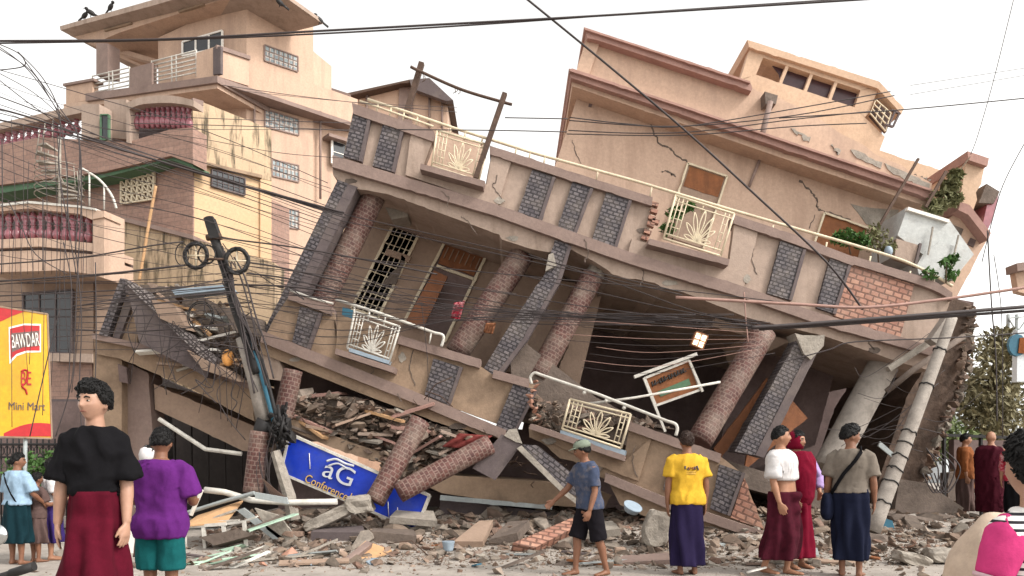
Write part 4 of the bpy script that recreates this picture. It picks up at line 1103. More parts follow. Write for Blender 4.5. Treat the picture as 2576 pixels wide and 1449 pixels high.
# ---------------------------------------------------------------- blue sign
SP_ = Pl(716, 11.5, 1080, 11.3)
t = thing('blue_sign', 'long bright blue hall sign slanting down behind the fallen red columns', 'sign', tuple(U(900, 1320, 11.4)))
bq = [(727, 1092), (1079, 1247), (1045, 1334), (706, 1190)]
MB().prism(bq, SP_, .1, 0, 23).build('panel', m_blue, t)
mb = MB()
for a, b in zip(bq, bq[1:] + bq[:1]): mb.bar(a, b, 6, SP_, .12, .02)
mb.build('frame', m_whitem, t)
text_px('aG', 853, 1190, 78, 46, SP_, .004, m_silver, 22, t, 'logo', .05)
mb = MB()
mb.tubepx(cr([(822, 1160), (845, 1155), (868, 1166), (890, 1172)], 5), .02, SP_, .05); mb.tubepx(cr([(826, 1172), (850, 1166), (872, 1178)], 5), .016, SP_, .05)
mb.build('logo', m_silver, t)
text_px('Conference', 822, 1226, 116, 21, SP_, .004, m_goldp, 25, t, 'lettering', .03)
text_px('Hall', 897, 1256, 36, 18, SP_, .004, m_goldp, 25, t, 'lettering', .03)
mb = MB()
for s in ((976, 1262, 1300), (1000, 1276, 1312), (778, 1140, 1180)): mb.tubepx([(s[0], s[1]), (s[0] + 2, s[2])], .006, SP_, .01, 4)
mb.build('scratch', m_white, t)

# fallen columns and pilasters
def fallen(a, b, r, d1, d2, mat, lab, broken=(.15, .15), name='fallen_column'):
    o = roundcol(name, a, b, r, d1, d2, mat, None, broken=broken)
    tag(o, lab, 'column', 'fallen red tiled columns')
fallen((1058, 1058), (942, 1262), .155, 11.35, 11.0, m_rtile, 'red tiled column standing steeply with its top broken, crossing the blue sign', (.1, .18))
fallen((1232, 1118), (1002, 1240), .155, 11.3, 10.9, m_rtile, 'red tiled column lying almost flat across the blue sign end', (.12, .22))
fallen((737, 932), (712, 1052), .15, 11.75, 11.7, m_rtile, 'short red tiled column stub above the left end of the blue sign', (.05, .02))
fallen((655, 1085), (636, 1240), .15, 11.3, 11.3, m_rtile, 'red tiled column stump with a white broken top left of the blue sign', (.22, .05))
t = thing('fallen_pilaster', 'short dark pilaster block tilted beside the flat red column', 'pilaster', tuple(U(1240, 1200, 11.3)))
MB().prism([(1262, 1092), (1312, 1118), (1246, 1208), (1188, 1178)], D(11.3), .3, 0, -55).build('side', m_brownside, t)
MB().prism([(1280, 1080), (1300, 1078), (1314, 1116), (1298, 1112), (1268, 1096)], D(11.3), .35, .03).build('broken_end', m_conc, t)
t = thing('fallen_pilaster', 'long grey tiled pilaster lying on a slope in front of the tan beams', 'pilaster', tuple(U(1400, 1240, 11.2)))
MB().prism([(1312, 1118), (1352, 1120), (1490, 1232), (1478, 1262), (1430, 1240)], D(11.2), .3, 0, 38).build('tiled_face', m_gtile, t)
MB().prism([(1300, 1128), (1312, 1120), (1432, 1240), (1470, 1268), (1455, 1272), (1420, 1246)], D(11.2), .3, .02, 38).build('side', m_conc, t)

# hanging framed sign and glowing panel in the dark room
GP_ = D(12.0)
t = thing('framed_sign', 'brown framed sign on crooked legs in front of the dark room', 'sign', tuple(U(1680, 1090, 12)))
q = [(1622, 951), (1734, 906), (1763, 980), (1650, 1020)]
MB().prism(q, GP_, .05, 0, -20).build('panel', m_wood, t)
MB().prism([(1654, 985), (1733, 952), (1738, 968), (1662, 998)], GP_, .02, .012, -20).build('green_print', m_green, t)
mb = MB()
for a, b in zip(q, q[1:] + q[:1]): mb.bar(a, b, 6, GP_, .06, .03)
mb.bar((1596, 948), (1754, 890), 8, GP_, .08, .06); mb.bar((1620, 950), (1674, 1086), 6, GP_, .05, .05); mb.bar((1734, 906), (1768, 985), 6, GP_, .05, .05)
mb.build('frame', m_whitem, t)
mb = MB(); rg = random.Random(4)
for k in range(11):
    u = k / 10
    x, y = lerp((1644, 966), (1722, 932), u)
    mb.tubepx([(x - 3 + rg.uniform(-2, 2), y - 6), (x + rg.uniform(-3, 3), y + 6), (x + 4, y - 2 + rg.uniform(-3, 3))], .014, GP_, .015, 5)
mb.build('lettering', m_black, t)
tag(MB().tubepx([(1478, 1016), (1600, 1000), (1812, 961)], .022, D(11.7), .0).build('loose_pipe', m_whitem), 'thin white pipe lying across the framed sign legs', 'pipe')
m_lit = bpy.data.materials.new('emissive_panel'); m_lit.use_nodes = True
p_ = m_lit.node_tree.nodes['Principled BSDF']; p_.inputs['Base Color'].default_value = srgb(255, 232, 196); p_.inputs['Emission Color'].default_value = srgb(255, 222, 178); p_.inputs['Emission Strength'].default_value = .7
t = thing('glowing_panel', 'small framed square panel glowing in the dark room', 'lantern', tuple(U(1762, 880, 12.3)))  # framed square with a cream emissive face
q = [(1752, 834), (1782, 844), (1768, 878), (1740, 866)]
MB().prism(q, D(12.3), .12, 0).build('glass', m_lit, t)
mb = MB()
for a, b in zip(q, q[1:] + q[:1]): mb.bar(a, b, 3, D(12.3), .14, .015)
mb.bar(bil(q, .5, 0), bil(q, .5, 1), 2, D(12.3), .02, .016); mb.bar(bil(q, 0, .5), bil(q, 1, .5), 2, D(12.3), .02, .017)
mb.build('frame', m_woodo, t)
# cloth on the middle column
rg = random.Random(9)
def cloth(poly, d, mat, lab, name='cloth', folds=3, cat='cloth'):
    mb = MB(); n = 8
    g_ = [[mb.bm.verts.new(U(*bil(poly, i / n, j / n), d + .05 * math.sin(i * folds + j * .5) + .02 * rg.uniform(-1, 1))) for i in range(n + 1)] for j in range(n + 1)]
    g2 = [[mb.bm.verts.new(v.co + Vector((0, .02, 0))) for v in r] for r in g_]
    for a in range(n):
        for b in range(n):
            mb.face([g_[a][b], g_[a][b + 1], g_[a + 1][b + 1], g_[a + 1][b]], None, True); mb.face([g2[a][b], g2[a + 1][b], g2[a + 1][b + 1], g2[a][b + 1]], None, True)
    for a in range(n):
        for r1, r2 in (((a, 0), (a + 1, 0)), ((a, n), (a + 1, n)), ((0, a), (0, a + 1)), ((n, a), (n, a + 1))):
            mb.face([g_[r1[0]][r1[1]], g_[r2[0]][r2[1]], g2[r2[0]][r2[1]], g2[r1[0]][r1[1]]])
    return tag(mb.build(name, mat), lab, cat)
m_redcl = M('red_white_cloth', srgb(158, 32, 54), var=.1, scale=20, dirt=srgb(226, 200, 200), damt=.9, dsc=9, bst=0)
cloth([(1142, 762), (1170, 756), (1156, 806), (1134, 798)], 12.55, m_redcl, 'red and white cloth caught on the leaning red column')
cloth([(1222, 812), (1248, 812), (1240, 840), (1216, 836)], 12.5, m_woodo, 'small orange cloth beside the grey tiled pier')
m_brred = M('brick_red_cloth', srgb(118, 52, 48), var=.2)
cloth([(1155, 1090), (1240, 1096), (1190, 1130), (1110, 1124)], 11.9, m_brred, 'dark red cloth in the rubble above the flat red column', folds=2)

# ---------------------------------------------------------------- broken furniture and sheets at the left
TB = D(10.6)
t = thing('broken_table', 'broken table with a tan board top and white metal legs by the purple shirt', 'table', tuple(U(540, 1400, 10.4)))
mb = MB()
mb.prism3([U(460, 1322, 10.2), U(497, 1296, 10.9), U(612, 1258, 11.0), U(568, 1314, 10.3)], Vector((0, 0, -.02)), Vector((1, 0, 0)), Vector((0, 1, 0)), Vector((0, 0, 1)))
mb.build('top', m_board, t)
MB().bar((460, 1326), (568, 1318), 8, D(10.25), .04).build('apron', m_whitem, t)
MB().bar((568, 1318), (614, 1312), 6, D(10.3), .04).build('apron', m_whitem, t)
for a, b in (((461, 1322), (464, 1398)), ((510, 1325), (515, 1386)), ((560, 1322), (566, 1370)), ((612, 1310), (618, 1374))): MB().bar(a, b, 8, D(10.25), .05, .0).build('leg', m_whitem, t)
def pipe(pts, r, d, mat, lab, nm='bent_pipe', cat='pipe', grp=None, d2=None):
    n = len(pts)
    o = MB().tube([U(x, y, d + ((d2 or d) - d) * i / (n - 1)) for i, (x, y) in enumerate(pts)], r, 8, smooth=n > 3).build(nm, mat)
    return tag(o, lab, cat, grp)
pipe([(515, 1232), (565, 1238), (632, 1258), (720, 1264), (848, 1262)], .045, 10.8, m_whitem, 'long bent white pipe running from the broken table to the sign')
pipe([(480, 1296), (508, 1232)], .03, 10.6, m_whitem, 'short white tube standing up behind the tan table board')
pipe([(400, 1054), (517, 1130), (608, 1142)], .035, 12.0, m_whitem, 'kinked white gutter hanging in the dark storefront opening', 'bent_gutter', 'gutter')
pipe([(470, 1290), (560, 1262), (640, 1240)], .03, 10.9, m_zinc, 'grey pipe lying behind the table board', d2=10.7)
for k, (pl_, m__, lab) in enumerate((
    ([(595, 1284), (612, 1278), (765, 1392), (745, 1404)], m_zinc, 'long bent grey metal sheet sloping right of the broken table'),
    ([(640, 1278), (700, 1296), (775, 1390), (740, 1386), (672, 1332)], m_conc, 'wide crumpled sheet under the power pole base'),
    ([(458, 1424), (520, 1390), (610, 1368), (560, 1402), (480, 1436)], m_palegreen, 'pale ribbed plank pile lying in front of the broken table'),
    ([(566, 1412), (668, 1370), (640, 1390), (580, 1422)], m_white, 'pale flat plank pointing right on the rubble'),
    ([(492, 1410), (648, 1424), (645, 1436), (494, 1422)], m_palegreen, 'pale green plank lying level at the bottom of the rubble'),
    ([(310, 1330), (345, 1320), (350, 1420), (318, 1425)], m_white, 'white flat panel standing left of the purple shirt'),
    ([(640, 1238), (720, 1252), (725, 1268), (642, 1254)], m_zinc, 'crumpled zinc strip behind the power pole stump'),
    ([(500, 1352), (600, 1330), (640, 1345), (540, 1372)], m_concd, 'dark flat sheet lying under the broken table'))):
    o = MB().prism(pl_, D(10.1 if k > 1 else 10.7), .25 if k in (2, 7) else .06, 0, back=Vector((0, .25, -.06)) if k in (2, 3, 7) else None).build('metal_sheet' if k in (0, 1, 6) else 'plank', m__)
    tag(o, lab, 'sheet' if k in (0, 1, 6) else 'plank')
for k in range(11):
    x = 690 + k * 9
    pipe([(662 + k * 3.4, 1205 + k * 3), (690 + k * 7, 1262 + k * 2)], .008, 11.0, m_steel, 'thin bent reinforcing bars fanning out under the power pole', 'rebar', 'rebar', 'reinforcing bars under the pole')

# ---------------------------------------------------------------- rubble
def scatter(name, poly, n, d0, d1, smin, smax, seed, mat=None, on_ground=False):
    rg = random.Random(seed)
    xs = [p[0] for p in poly]; ys = [p[1] for p in poly]
    mb = MB(); k = 0
    while k < n:
        x, y = rg.uniform(min(xs), max(xs)), rg.uniform(min(ys), max(ys))
        if not inpoly(x, y, poly): continue
        k += 1
        s = smin * (smax / smin) ** (rg.random() ** 2.4)
        mb.chunk(U(x, y, rg.uniform(d0, d1)), s * rg.uniform(.7, 1.8), s * rg.uniform(.6, 1.1), s * rg.uniform(.2, .7), rg, .45)
    o = mb.build(name, mat or m_rub)
    o['kind'] = 'stuff'
    return o
def heap(poly, d, t, mat, amp=.12):
    """lumpy backing of a heap so no chunk hangs in the air"""
    return MB().prism(poly, D(d), t, 0)
# heap in the crushed storey between the balconies
hp = [(735, 985), (800, 990), (900, 1000), (1010, 1040), (1120, 1075), (1235, 1110), (1200, 1150), (1010, 1200), (940, 1150), (800, 1085), (735, 1060)]
o = heap(hp, 12.3, 1.5, m_concd).build('rubble_core', m_concd); o['kind'] = 'stuff'
scatter('rubble_heap', hp, 1500, 11.95, 12.35, .018, .3, 21)
hp = [(345, 700), (470, 710), (600, 770), (690, 860), (650, 960), (560, 960), (420, 830)]
o = heap([(350, 715), (470, 725), (590, 790), (680, 880), (640, 955), (540, 940), (420, 830)], 12.9, 1.5, m_concd).build('rubble_core', m_concd); o['kind'] = 'stuff'
scatter('rubble_heap', hp, 420, 12.45, 12.9, .02, .2, 22)
hp = [(1345, 1000), (1440, 1020), (1560, 1040), (1700, 1080), (1560, 1065), (1420, 1090), (1340, 1066)]
o = heap(hp, 12.4, 1.2, m_concd).build('rubble_core', m_concd); o['kind'] = 'stuff'
scatter('rubble_heap', hp, 320, 12.0, 12.4, .03, .24, 23)
# loose rubble strewn over the ground apron
def ground_scatter(name, n, x0, x1, y0, y1, smin, smax, seed, mat=None, dens=None):
    rg = random.Random(seed); mb = MB(); k = 0
    while k < n:
        x, y = rg.uniform(x0, x1), y0 + (y1 - y0) * rg.random()
        if dens and rg.random() > dens(x, y): continue
        k += 1
        s = smin * (smax / smin) ** (rg.random() ** 2.6)
        mb.chunk(Vector((x, y, height(x, y) + s * .12)), s * rg.uniform(.7, 1.9), s * rg.uniform(.6, 1.2), s * rg.uniform(.25, .7), rg, .45)
    o = mb.build(name, mat or m_rub); o['kind'] = 'stuff'
    return o
dn = lambda x, y: min(1, max(.0, (y - 8.7) / 1.4)) * min(1, max(0.02, (x + 4.6) / 1.5)) + (.05 if y > 8.2 else 0)
ground_scatter('loose_rubble', 6400, -6.0, 6.2, 8.2, 12.8, .025, .2, 31, dens=dn)
ground_scatter('fine_rubble', 12000, -5.5, 7.0, 8.0, 12.0, .012, .05, 33, dens=dn)
ground_scatter('piled_rubble', 1500, -4.6, 5.2, 10.2, 12.7, .06, .36, 35, dens=lambda x, y: min(1, max(.05, (y - 10) / 1.6)))
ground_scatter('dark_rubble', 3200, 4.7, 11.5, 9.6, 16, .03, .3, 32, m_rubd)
# individual lumps and slabs one can tell apart
def slab(pts, d, thick, mat, lab, name='concrete_slab', cat='slab', tile=None, grp=None, rise=None):
    """flat broken slab: four picture corners, front pair at d[0], rear pair at d[1]"""
    mb = MB()
    P = [U(x, y, dd) for (x, y), dd in zip(pts, d)]
    nrm = (P[1] - P[0]).cross(P[3] - P[0]).normalized()
    if nrm.z < 0: nrm = -nrm
    ua = (P[1] - P[0]).normalized(); va = nrm.cross(ua)
    mb.prism3(P, -nrm * thick, ua, va, nrm)
    return tag(mb.build(name, mat), lab, cat, grp)
slab([(842, 1428), (912, 1436), (986, 1384), (920, 1360)], (9.3, 9.3, 10.0, 10.1), .1, m_board, 'large tan moulded slab lying flat in the foreground rubble')
slab([(842, 1424), (858, 1430), (938, 1366), (922, 1360)], (9.2, 9.2, 9.9, 10.0), .08, m_mauve, 'narrow moulding strip along the left edge of the tan slab', 'moulding', 'moulding')
slab([(1290, 1366), (1345, 1378), (1456, 1322), (1440, 1302)], (10.0, 10.0, 10.5, 10.7), .16, m_lattice, 'pink tiled wall slab lying behind the man in the cap')
slab([(782, 1338), (920, 1340), (912, 1322), (800, 1326)], (10.6, 10.6, 11.0, 11.0), .32, m_brownside, 'dark tile faced block with a pale top below the blue sign')
slab([(930, 1336), (1048, 1348), (1040, 1332), (940, 1328)], (10.5, 10.5, 10.9, 10.9), .16, m_concd, 'grey plank of concrete lying right below the blue sign end')
slab([(1140, 1362), (1215, 1362), (1240, 1308), (1205, 1310)], (10.3, 10.3, 11.0, 11.0), .1, m_tan2, 'tan slab leaning in the rubble left of the pink tiled slab')
slab([(1228, 1358), (1300, 1340), (1330, 1308), (1280, 1312)], (10.4, 10.4, 11.0, 11.0), .12, m_concd, 'grey ribbed slab next to the pink tiled slab')
slab([(1460, 1340), (1560, 1330), (1540, 1310), (1470, 1318)], (10.2, 10.2, 10.6, 10.6), .1, m_conc, 'pale flat slab behind the legs of the man in the cap')
slab([(1550, 1416), (1690, 1408), (1680, 1390), (1560, 1398)], (9.2, 9.2, 9.6, 9.6), .08, m_mauve, 'low brown slab on the ground left of the yellow shirt man')
slab([(980, 1300), (1100, 1310), (1090, 1285), (1000, 1280)], (11.0, 11.0, 11.4, 11.4), .1, m_conc, 'grey slab at the foot of the flat red column')
slab([(1980, 1394), (2060, 1396), (2056, 1376), (1985, 1376)], (9.7, 9.7, 10.1, 10.1), .14, m_zinc, 'pale grey block between the two standing men on the right')
slab([(1790, 1372), (1900, 1384), (1890, 1374), (1800, 1364)], (10.3, 10.3, 10.5, 10.5), .05, m_zinc, 'pale metal strip on the ground below the broken balcony end')
def lump(x, y, d, s, mat, lab, seed, name='concrete_lump', grp=None):
    rg = random.Random(seed); mb = MB()
    g_ = bmesh.ops.create_icosphere(mb.bm, subdivisions=3, radius=1)
    off = Vector((rg.uniform(0, 50), rg.uniform(0, 50), 0))
    for v in g_['verts']:
        p = v.co.copy()
        q = Vector((max(-.72, min(.72, p.x)), max(-.72, min(.72, p.y)), max(-.68, min(.68, p.z))))
        q *= 1 + .28 * noise.noise(p * 1.3 + off) + .1 * noise.noise(p * 4 + off)
        v.co = Vector((q.x * s[0], q.y * s[1], q.z * s[2]))
    bmesh.ops.rotate(mb.bm, verts=mb.bm.verts, matrix=Matrix.Rotation(rg.uniform(-.5, .5), 3, 'Y'))
    bmesh.ops.translate(mb.bm, verts=mb.bm.verts, vec=U(x, y, d))
    return tag(mb.build(name, mat), lab, 'rubble', grp)
lump(1652, 1330, 10.2, (.24, .2, .34), m_conc, 'big upright grey boulder left of the yellow shirt man', 1)
lump(830, 1302, 11.0, (.48, .3, .13), m_conc, 'large rounded concrete mass at the base of the steep red column', 2)
lump(905, 1268, 10.9, (.24, .2, .18), m_conc, 'pale concrete knuckle where the two red columns meet', 3)
lump(1960, 1402, 9.3, (.2, .15, .1), m_conc, 'grey lump on the ground right of the white sandal', 4)
lump(2290, 1405, 9.2, (.26, .2, .1), m_conc, 'pale flat lump on the ground right of the grey shirt man', 5)
lump(2368, 1395, 9.3, (.22, .2, .12), m_conc, 'grey lump left of the large beige bag', 6)
lump(2196, 1370, 10.7, (.24, .2, .22), m_concd, 'dark broken foot of the leaning concrete pole', 7)
rg = random.Random(77)
for k in range(110):
    x = rg.uniform(-4.6, 7.4); y = rg.uniform(8.9, 11.6); s = rg.uniform(.08, .17)
    mb = MB(); mb.chunk(Vector((x, y, height(x, y) + s * .16)), s * rg.uniform(.9, 1.9), s * rg.uniform(.7, 1.2), s * rg.uniform(.4, .8), rg)
    o = mb.build('concrete_chunk', rg.choice([m_conc, m_tan2, m_conc, m_concd, m_beige, m_lattice]))
    tag(o, 'loose broken chunk lying in the rubble apron before the leaning building', 'rubble', 'broken chunks on the rubble apron')
# blue basin and bucket
mb = MB(); c = U(1585, 1290, 10.4)
mb.tube([c + Vector((0, 0, z)) for z in (0, .03, .1, .12)], [.02, .10, .13, .135], 18)
o = mb.build('plastic_basin', m_bluep); o.data.transform(Matrix.Translation(c) @ Matrix.Rotation(.5, 4, 'X') @ Matrix.Rotation(.3, 4, 'Y') @ Matrix.Translation(-c)); tag(o, 'light blue plastic basin on the rubble near the boulder', 'basin')
mb = MB(); c = U(1128, 1386, 9.9)
mb.tube([c + Vector((0, 0, z)) for z in (0, .02, .12, .13)], [.06, .065, .085, .088], 16)
tag(mb.build('plastic_bucket', m_bluep), 'small light blue bucket in the foreground rubble', 'bucket')
tag(MB().prism([(2215, 1300), (2245, 1310), (2262, 1370), (2230, 1384), (2210, 1350)], D(11.2), .1, 0).build('blue_sheet', m_teal), 'dull blue sheet behind the foot of the leaning concrete pole', 'sheet')

# planks, bars and scraps lying about, each one by itself
rg = random.Random(55)
def scrap(x, y, d, L, w, th_, a, tilt, mat, name, lab, cat, grp):
    c = U(x, y, d)
    v = Vector((math.cos(a) * math.cos(tilt), math.sin(a) * math.cos(tilt), math.sin(tilt)))
    sd_ = Vector((-math.sin(a), math.cos(a), rg.uniform(-.3, .3))).normalized(); nn = v.cross(sd_)
    mb = MB()
    P = [c - v * L / 2 - sd_ * w / 2, c + v * L / 2 - sd_ * w / 2 * rg.uniform(.6, 1), c + v * L / 2 * rg.uniform(.9, 1.05) + sd_ * w / 2, c - v * L / 2 * rg.uniform(.9, 1.05) + sd_ * w / 2]
    mb.prism3(P, nn * th_, v, sd_, nn)
    tag(mb.build(name, mat), lab, cat, grp)
for k in range(26):
    x, y = rg.uniform(640, 2300), rg.uniform(1330, 1420)
    scrap(x, y, F * 1.3 / (y - HZ) * rg.uniform(.97, 1.0), rg.uniform(.35, 1.0), rg.uniform(.05, .14), .025, rg.uniform(-.7, .7), rg.uniform(-.12, .25), rg.choice([m_wood, m_board, m_tan2, m_concd, m_zinc, m_brownside]), 'timber_plank', 'broken plank lying loose in the foreground rubble', 'plank', 'loose planks in the foreground rubble')
for k in range(22):
    x, y = rg.uniform(455, 760), rg.uniform(1300, 1430)
    scrap(x, y, F * 1.3 / (y - HZ) * .98 if y > 1335 else 10.4, rg.uniform(.4, 1.2), rg.uniform(.04, .2), .02, rg.uniform(-.5, .9), rg.uniform(-.1, .45), rg.choice([m_white, m_palegreen, m_zinc, m_concd, m_whitem, m_conc, m_brownside]), 'sheet_strip', 'bent sheet strip in the wreckage round the broken table', 'strip', 'sheet strips round the broken table')
for k in range(18):
    x, y = rg.uniform(740, 1240), rg.uniform(1010, 1130)
    scrap(x, y + max(0, (x - 900) * .1), 12.0, rg.uniform(.3, .9), rg.uniform(.06, .2), .04, rg.uniform(-.6, .6), rg.uniform(-.6, .5), rg.choice([m_tan2, m_conc, m_board, m_beige, m_pinktrim, m_concd]), 'wall_fragment', 'wall fragment jammed in the rubble between the two balconies', 'fragment', 'wall fragments between the balconies')
for k in range(38):
    x, y = rg.uniform(370, 650), rg.uniform(730, 930)
    if y < 700 + (x - 350) * .42: continue
    scrap(x, y, 12.5, rg.uniform(.3, .9), rg.uniform(.06, .2), .04, rg.uniform(-.6, .6), rg.uniform(-.7, .3), rg.choice([m_tan2, m_conc, m_board, m_concd, m_zinc, m_white]), 'wall_fragment', 'wall fragment lying on the heap left of the power pole', 'fragment', 'wall fragments left of the power pole')
for k in range(30):
    x, y = rg.choice([(rg.uniform(640, 1500), rg.uniform(1290, 1400)), (rg.uniform(760, 1250), rg.uniform(1000, 1140)), (rg.uniform(1260, 1420), rg.uniform(1150, 1260))])
    d = min(11.9, F * 1.3 / (y - HZ) * .97) if y > 1290 else 11.7
    p0 = U(x, y, d); v = Vector((rg.uniform(-1, 1), rg.uniform(-.4, .2), rg.uniform(-.1, .8))) * rg.uniform(.2, .6)
    tag(MB().tube([p0, p0 + v * .5 + Vector((0, 0, rg.uniform(-.05, .1))), p0 + v + Vector((rg.uniform(-.1, .1), 0, rg.uniform(-.15, .05)))], .008, 5).build('rebar', m_steel), 'thin bent reinforcing bar sticking out of the rubble', 'rebar', 'reinforcing bars in the rubble')
scr = [m_redcl, m_bluep, m_white, m_palegreen, m_woodo, m_teal]
for k in range(24):
    x, y = rg.uniform(640, 2250), rg.uniform(1335, 1425)
    d = F * 1.3 / (y - HZ) * .985
    scrap(x, y, d, rg.uniform(.08, .22), rg.uniform(.06, .14), .02, rg.uniform(0, 3), rg.uniform(-.3, .3), scr[k % 6], 'litter_scrap', 'small coloured scrap of household litter in the foreground rubble', 'scrap', 'household scraps in the rubble')
# ---------------------------------------------------------------- cables
NC = [0]
def cable(pts, r, d1, lab, grp=None, mat=None, d2=None, k=6):
    """r in picture pixels at the cable's distance"""
    d2 = d2 or d1
    P = cr(pts, k); n = len(P)
    Q = []; rr = []
    for i, (x, y) in enumerate(P):
        d = d1 + (d2 - d1) * i / (n - 1)
        Q.append(U(x, y, d)); rr.append(r * d / F)
    o = MB().tube(Q, rr, 6).build('power_cable', mat or m_cable)
    tag(o, lab, 'cable', grp)
gA = 'cables across the open sky'
cable([(-20, 103), (400, 99), (800, 78), (1100, 62), (1500, 40), (2210, -4)], 2.6, 9, 'upper of the two thick cables crossing the sky from the left edge', None)
cable([(-20, 109), (400, 101), (800, 85), (1200, 62), (1700, 26), (2150, -4)], 2.0, 9.1, 'lower of the two thick cables crossing the sky from the left edge', None)
cable([(1316, -10), (1500, 140), (1720, 325), (1900, 490), (2080, 660), (2170, 778)], 2.6, 9, 'thick cable falling diagonally across the leaning building', d2=10.5)
cable([(2600, 770), (2300, 794), (2000, 817), (1890, 824)], 5, 10, 'heavy black cable bundle entering from the right edge')
cable([(2600, 780), (2300, 802), (2050, 820), (1910, 828)], 4, 10.05, 'lower strand of the heavy cable bundle at the right')
cable([(2600, 720), (2380, 752), (2180, 773), (2000, 765), (1700, 748)], 4, 10.2, 'faded pinkish cable above the heavy bundle at the right', mat=m_cablep)
cable([(2600, 836), (2384, 850), (2150, 860), (2084, 880), (1957, 914)], 1.8, 10.4, 'thin cable below the heavy bundle dipping to the grey pier')
for i, p in enumerate(([(1432, 295), (1580, 312), (1720, 318), (1990, 275), (2240, 230)], [(1432, 303), (1700, 318), (2000, 290), (2250, 240)], [(1430, 328), (1600, 335), (1760, 330), (2000, 300), (2190, 280)], [(1425, 337), (1720, 340), (2000, 318), (2180, 310)], [(1270, 296), (1430, 299)], [(1000, 326), (1250, 328), (1426, 332)])):
    cable(p, 1.3, 11.5, 'thin dark cable strung across the peach upper wall', 'cables across the peach upper wall')
cable([(1960, 297), (2270, 276), (2600, 245)], 1.4, 11.2, 'thin cable leaving the penthouse to the right edge')
cable([(2290, 215), (2600, 168)], .6, 14, 'faint distant cable high at the right', 'faint distant cables at the right')
cable([(2290, 238), (2600, 186)], .6, 14, 'faint distant cable high at the right', 'faint distant cables at the right')
cable([(2552, -10), (2500, 200), (2460, 340), (2442, 388)], .9, 12, 'thin wire dropping from the top right to the roof corner')
cable([(2600, 320), (2530, 450), (2500, 540), (2470, 660)], 1.1, 12, 'thin wire slanting down right of the roof corner')
cable([(2484, 580), (2494, 760), (2505, 900), (2508, 1060)], 1.6, 12, 'dark wire hanging straight down at the right street')
cable([(2500, 640), (2520, 800), (2522, 1100)], 1.0, 12.4, 'second thin wire hanging down at the right street')
cable([(1060, 760), (1075, 900), (1078, 1010)], .9, 11.4, 'single thin wire hanging over the lower left balcony')
cable([(1872, 735), (1876, 800), (1882, 860)], 1.6, 11.6, 'short pale wire hanging at the corner of the dark room', mat=m_cablep)
# left side fan
gF = 'cables fanning in from the upper left'
fan = [([(-10, 240), (150, 300), (300, 362), (500, 430), (870, 548)], 1.5), ([(-10, 272), (90, 300), (300, 372), (500, 436), (862, 540)], 2.4), ([(-10, 300), (200, 345), (330, 384), (560, 452), (866, 535)], 2.4), ([(-10, 282), (250, 352), (520, 436), (862, 556)], 1.2), ([(-10, 312), (250, 372), (520, 456), (860, 570)], 1.0), ([(140, 330), (330, 398), (540, 470), (850, 580)], 1.0), ([(140, 340), (300, 400), (520, 480), (840, 596)], .8), ([(60, 255), (250, 320), (480, 345), (700, 384), (900, 400)], .7), ([(-10, 195), (60, 250), (130, 300), (200, 350)], 1.2), ([(-10, 180), (80, 230), (150, 290), (205, 350)], 1.0), ([(330, 290), (640, 302), (900, 310)], .9), ([(330, 310), (640, 318), (900, 330)], 1.1), ([(330, 325), (640, 326), (900, 326)], .7), ([(560, 214), (740, 240), (960, 265), (1150, 282)], .8), ([(600, 228), (900, 258), (1150, 270)], .6)]
for p, r in fan: cable(p, r, 9.5, 'dark cable fanning in from the upper left towards the leaning building', gF, d2=11.6)
ext = [[(868, 540), (1072, 586), (1325, 645), (1717, 735)], [(862, 556), (1072, 600), (1325, 655), (1717, 742)], [(858, 645), (1092, 672), (1358, 698), (1717, 731), (2000, 764)], [(858, 712), (1125, 738), (1358, 778), (1717, 812), (1960, 825)], [(858, 728), (1125, 754), (1358, 786), (1717, 818), (1960, 828)], [(858, 744), (1125, 770), (1358, 795), (1717, 806), (1950, 824)], [(1250, 780), (1400, 795), (1620, 800), (1940, 822)], [(1300, 690), (1500, 735), (1700, 780), (1950, 822)], [(1330, 640), (1560, 716), (1760, 786), (1950, 820)], [(1000, 700), (1250, 735), (1500, 775), (1920, 824)], [(620, 720), (900, 765), (1300, 812), (1600, 818), (1920, 826)]]
gM = 'cables gathering in front of the dark room'
for p in ext: cable(p, 1.15, 11.3, 'dark cable running in front of the columns to the heavy bundle', gM, d2=10.4)
rg = random.Random(3)
for k in range(9):
    y0 = 800 + k * 17
    cable([(1440 + rg.uniform(-40, 60), y0 - 12), (1650, y0 + 2), (1900 + rg.uniform(-20, 60), 832 + k * 7)], .7, 11.6, 'thin grey cable crossing the dark room opening', 'thin cables across the dark room', mat=m_cablep if k % 2 else m_cable)
# pole level, to the left and right
gL = 'cables from the power pole to the left edge'
for p, r in (([(-10, 665), (200, 648), (380, 618), (462, 608)], 1.8), ([(-10, 708), (250, 690), (380, 676), (462, 667)], 2.2), ([(-10, 716), (230, 695), (470, 668)], 1.2), ([(-10, 745), (300, 730), (480, 720), (570, 712)], 1.6), ([(-10, 760), (300, 742), (570, 722)], 1.2), ([(180, 772), (420, 730), (572, 700)], 1.3), ([(180, 770), (400, 752), (575, 735)], 1.5), ([(180, 785), (420, 760), (575, 748)], 1.2), ([(180, 828), (300, 835), (450, 850), (620, 878)], 1.6), ([(180, 812), (330, 812), (560, 828)], 1.0), ([(-10, 785), (200, 776), (400, 764), (580, 742)], .9), ([(-10, 770), (190, 778), (380, 745), (580, 722)], .8), ([(-10, 640), (120, 655), (330, 635), (460, 622)], .8)):
    cable(p, r, 10.5, 'dark cable from the power pole to the left edge', gL, d2=11.2)
gR = 'cables from the power pole to the right'
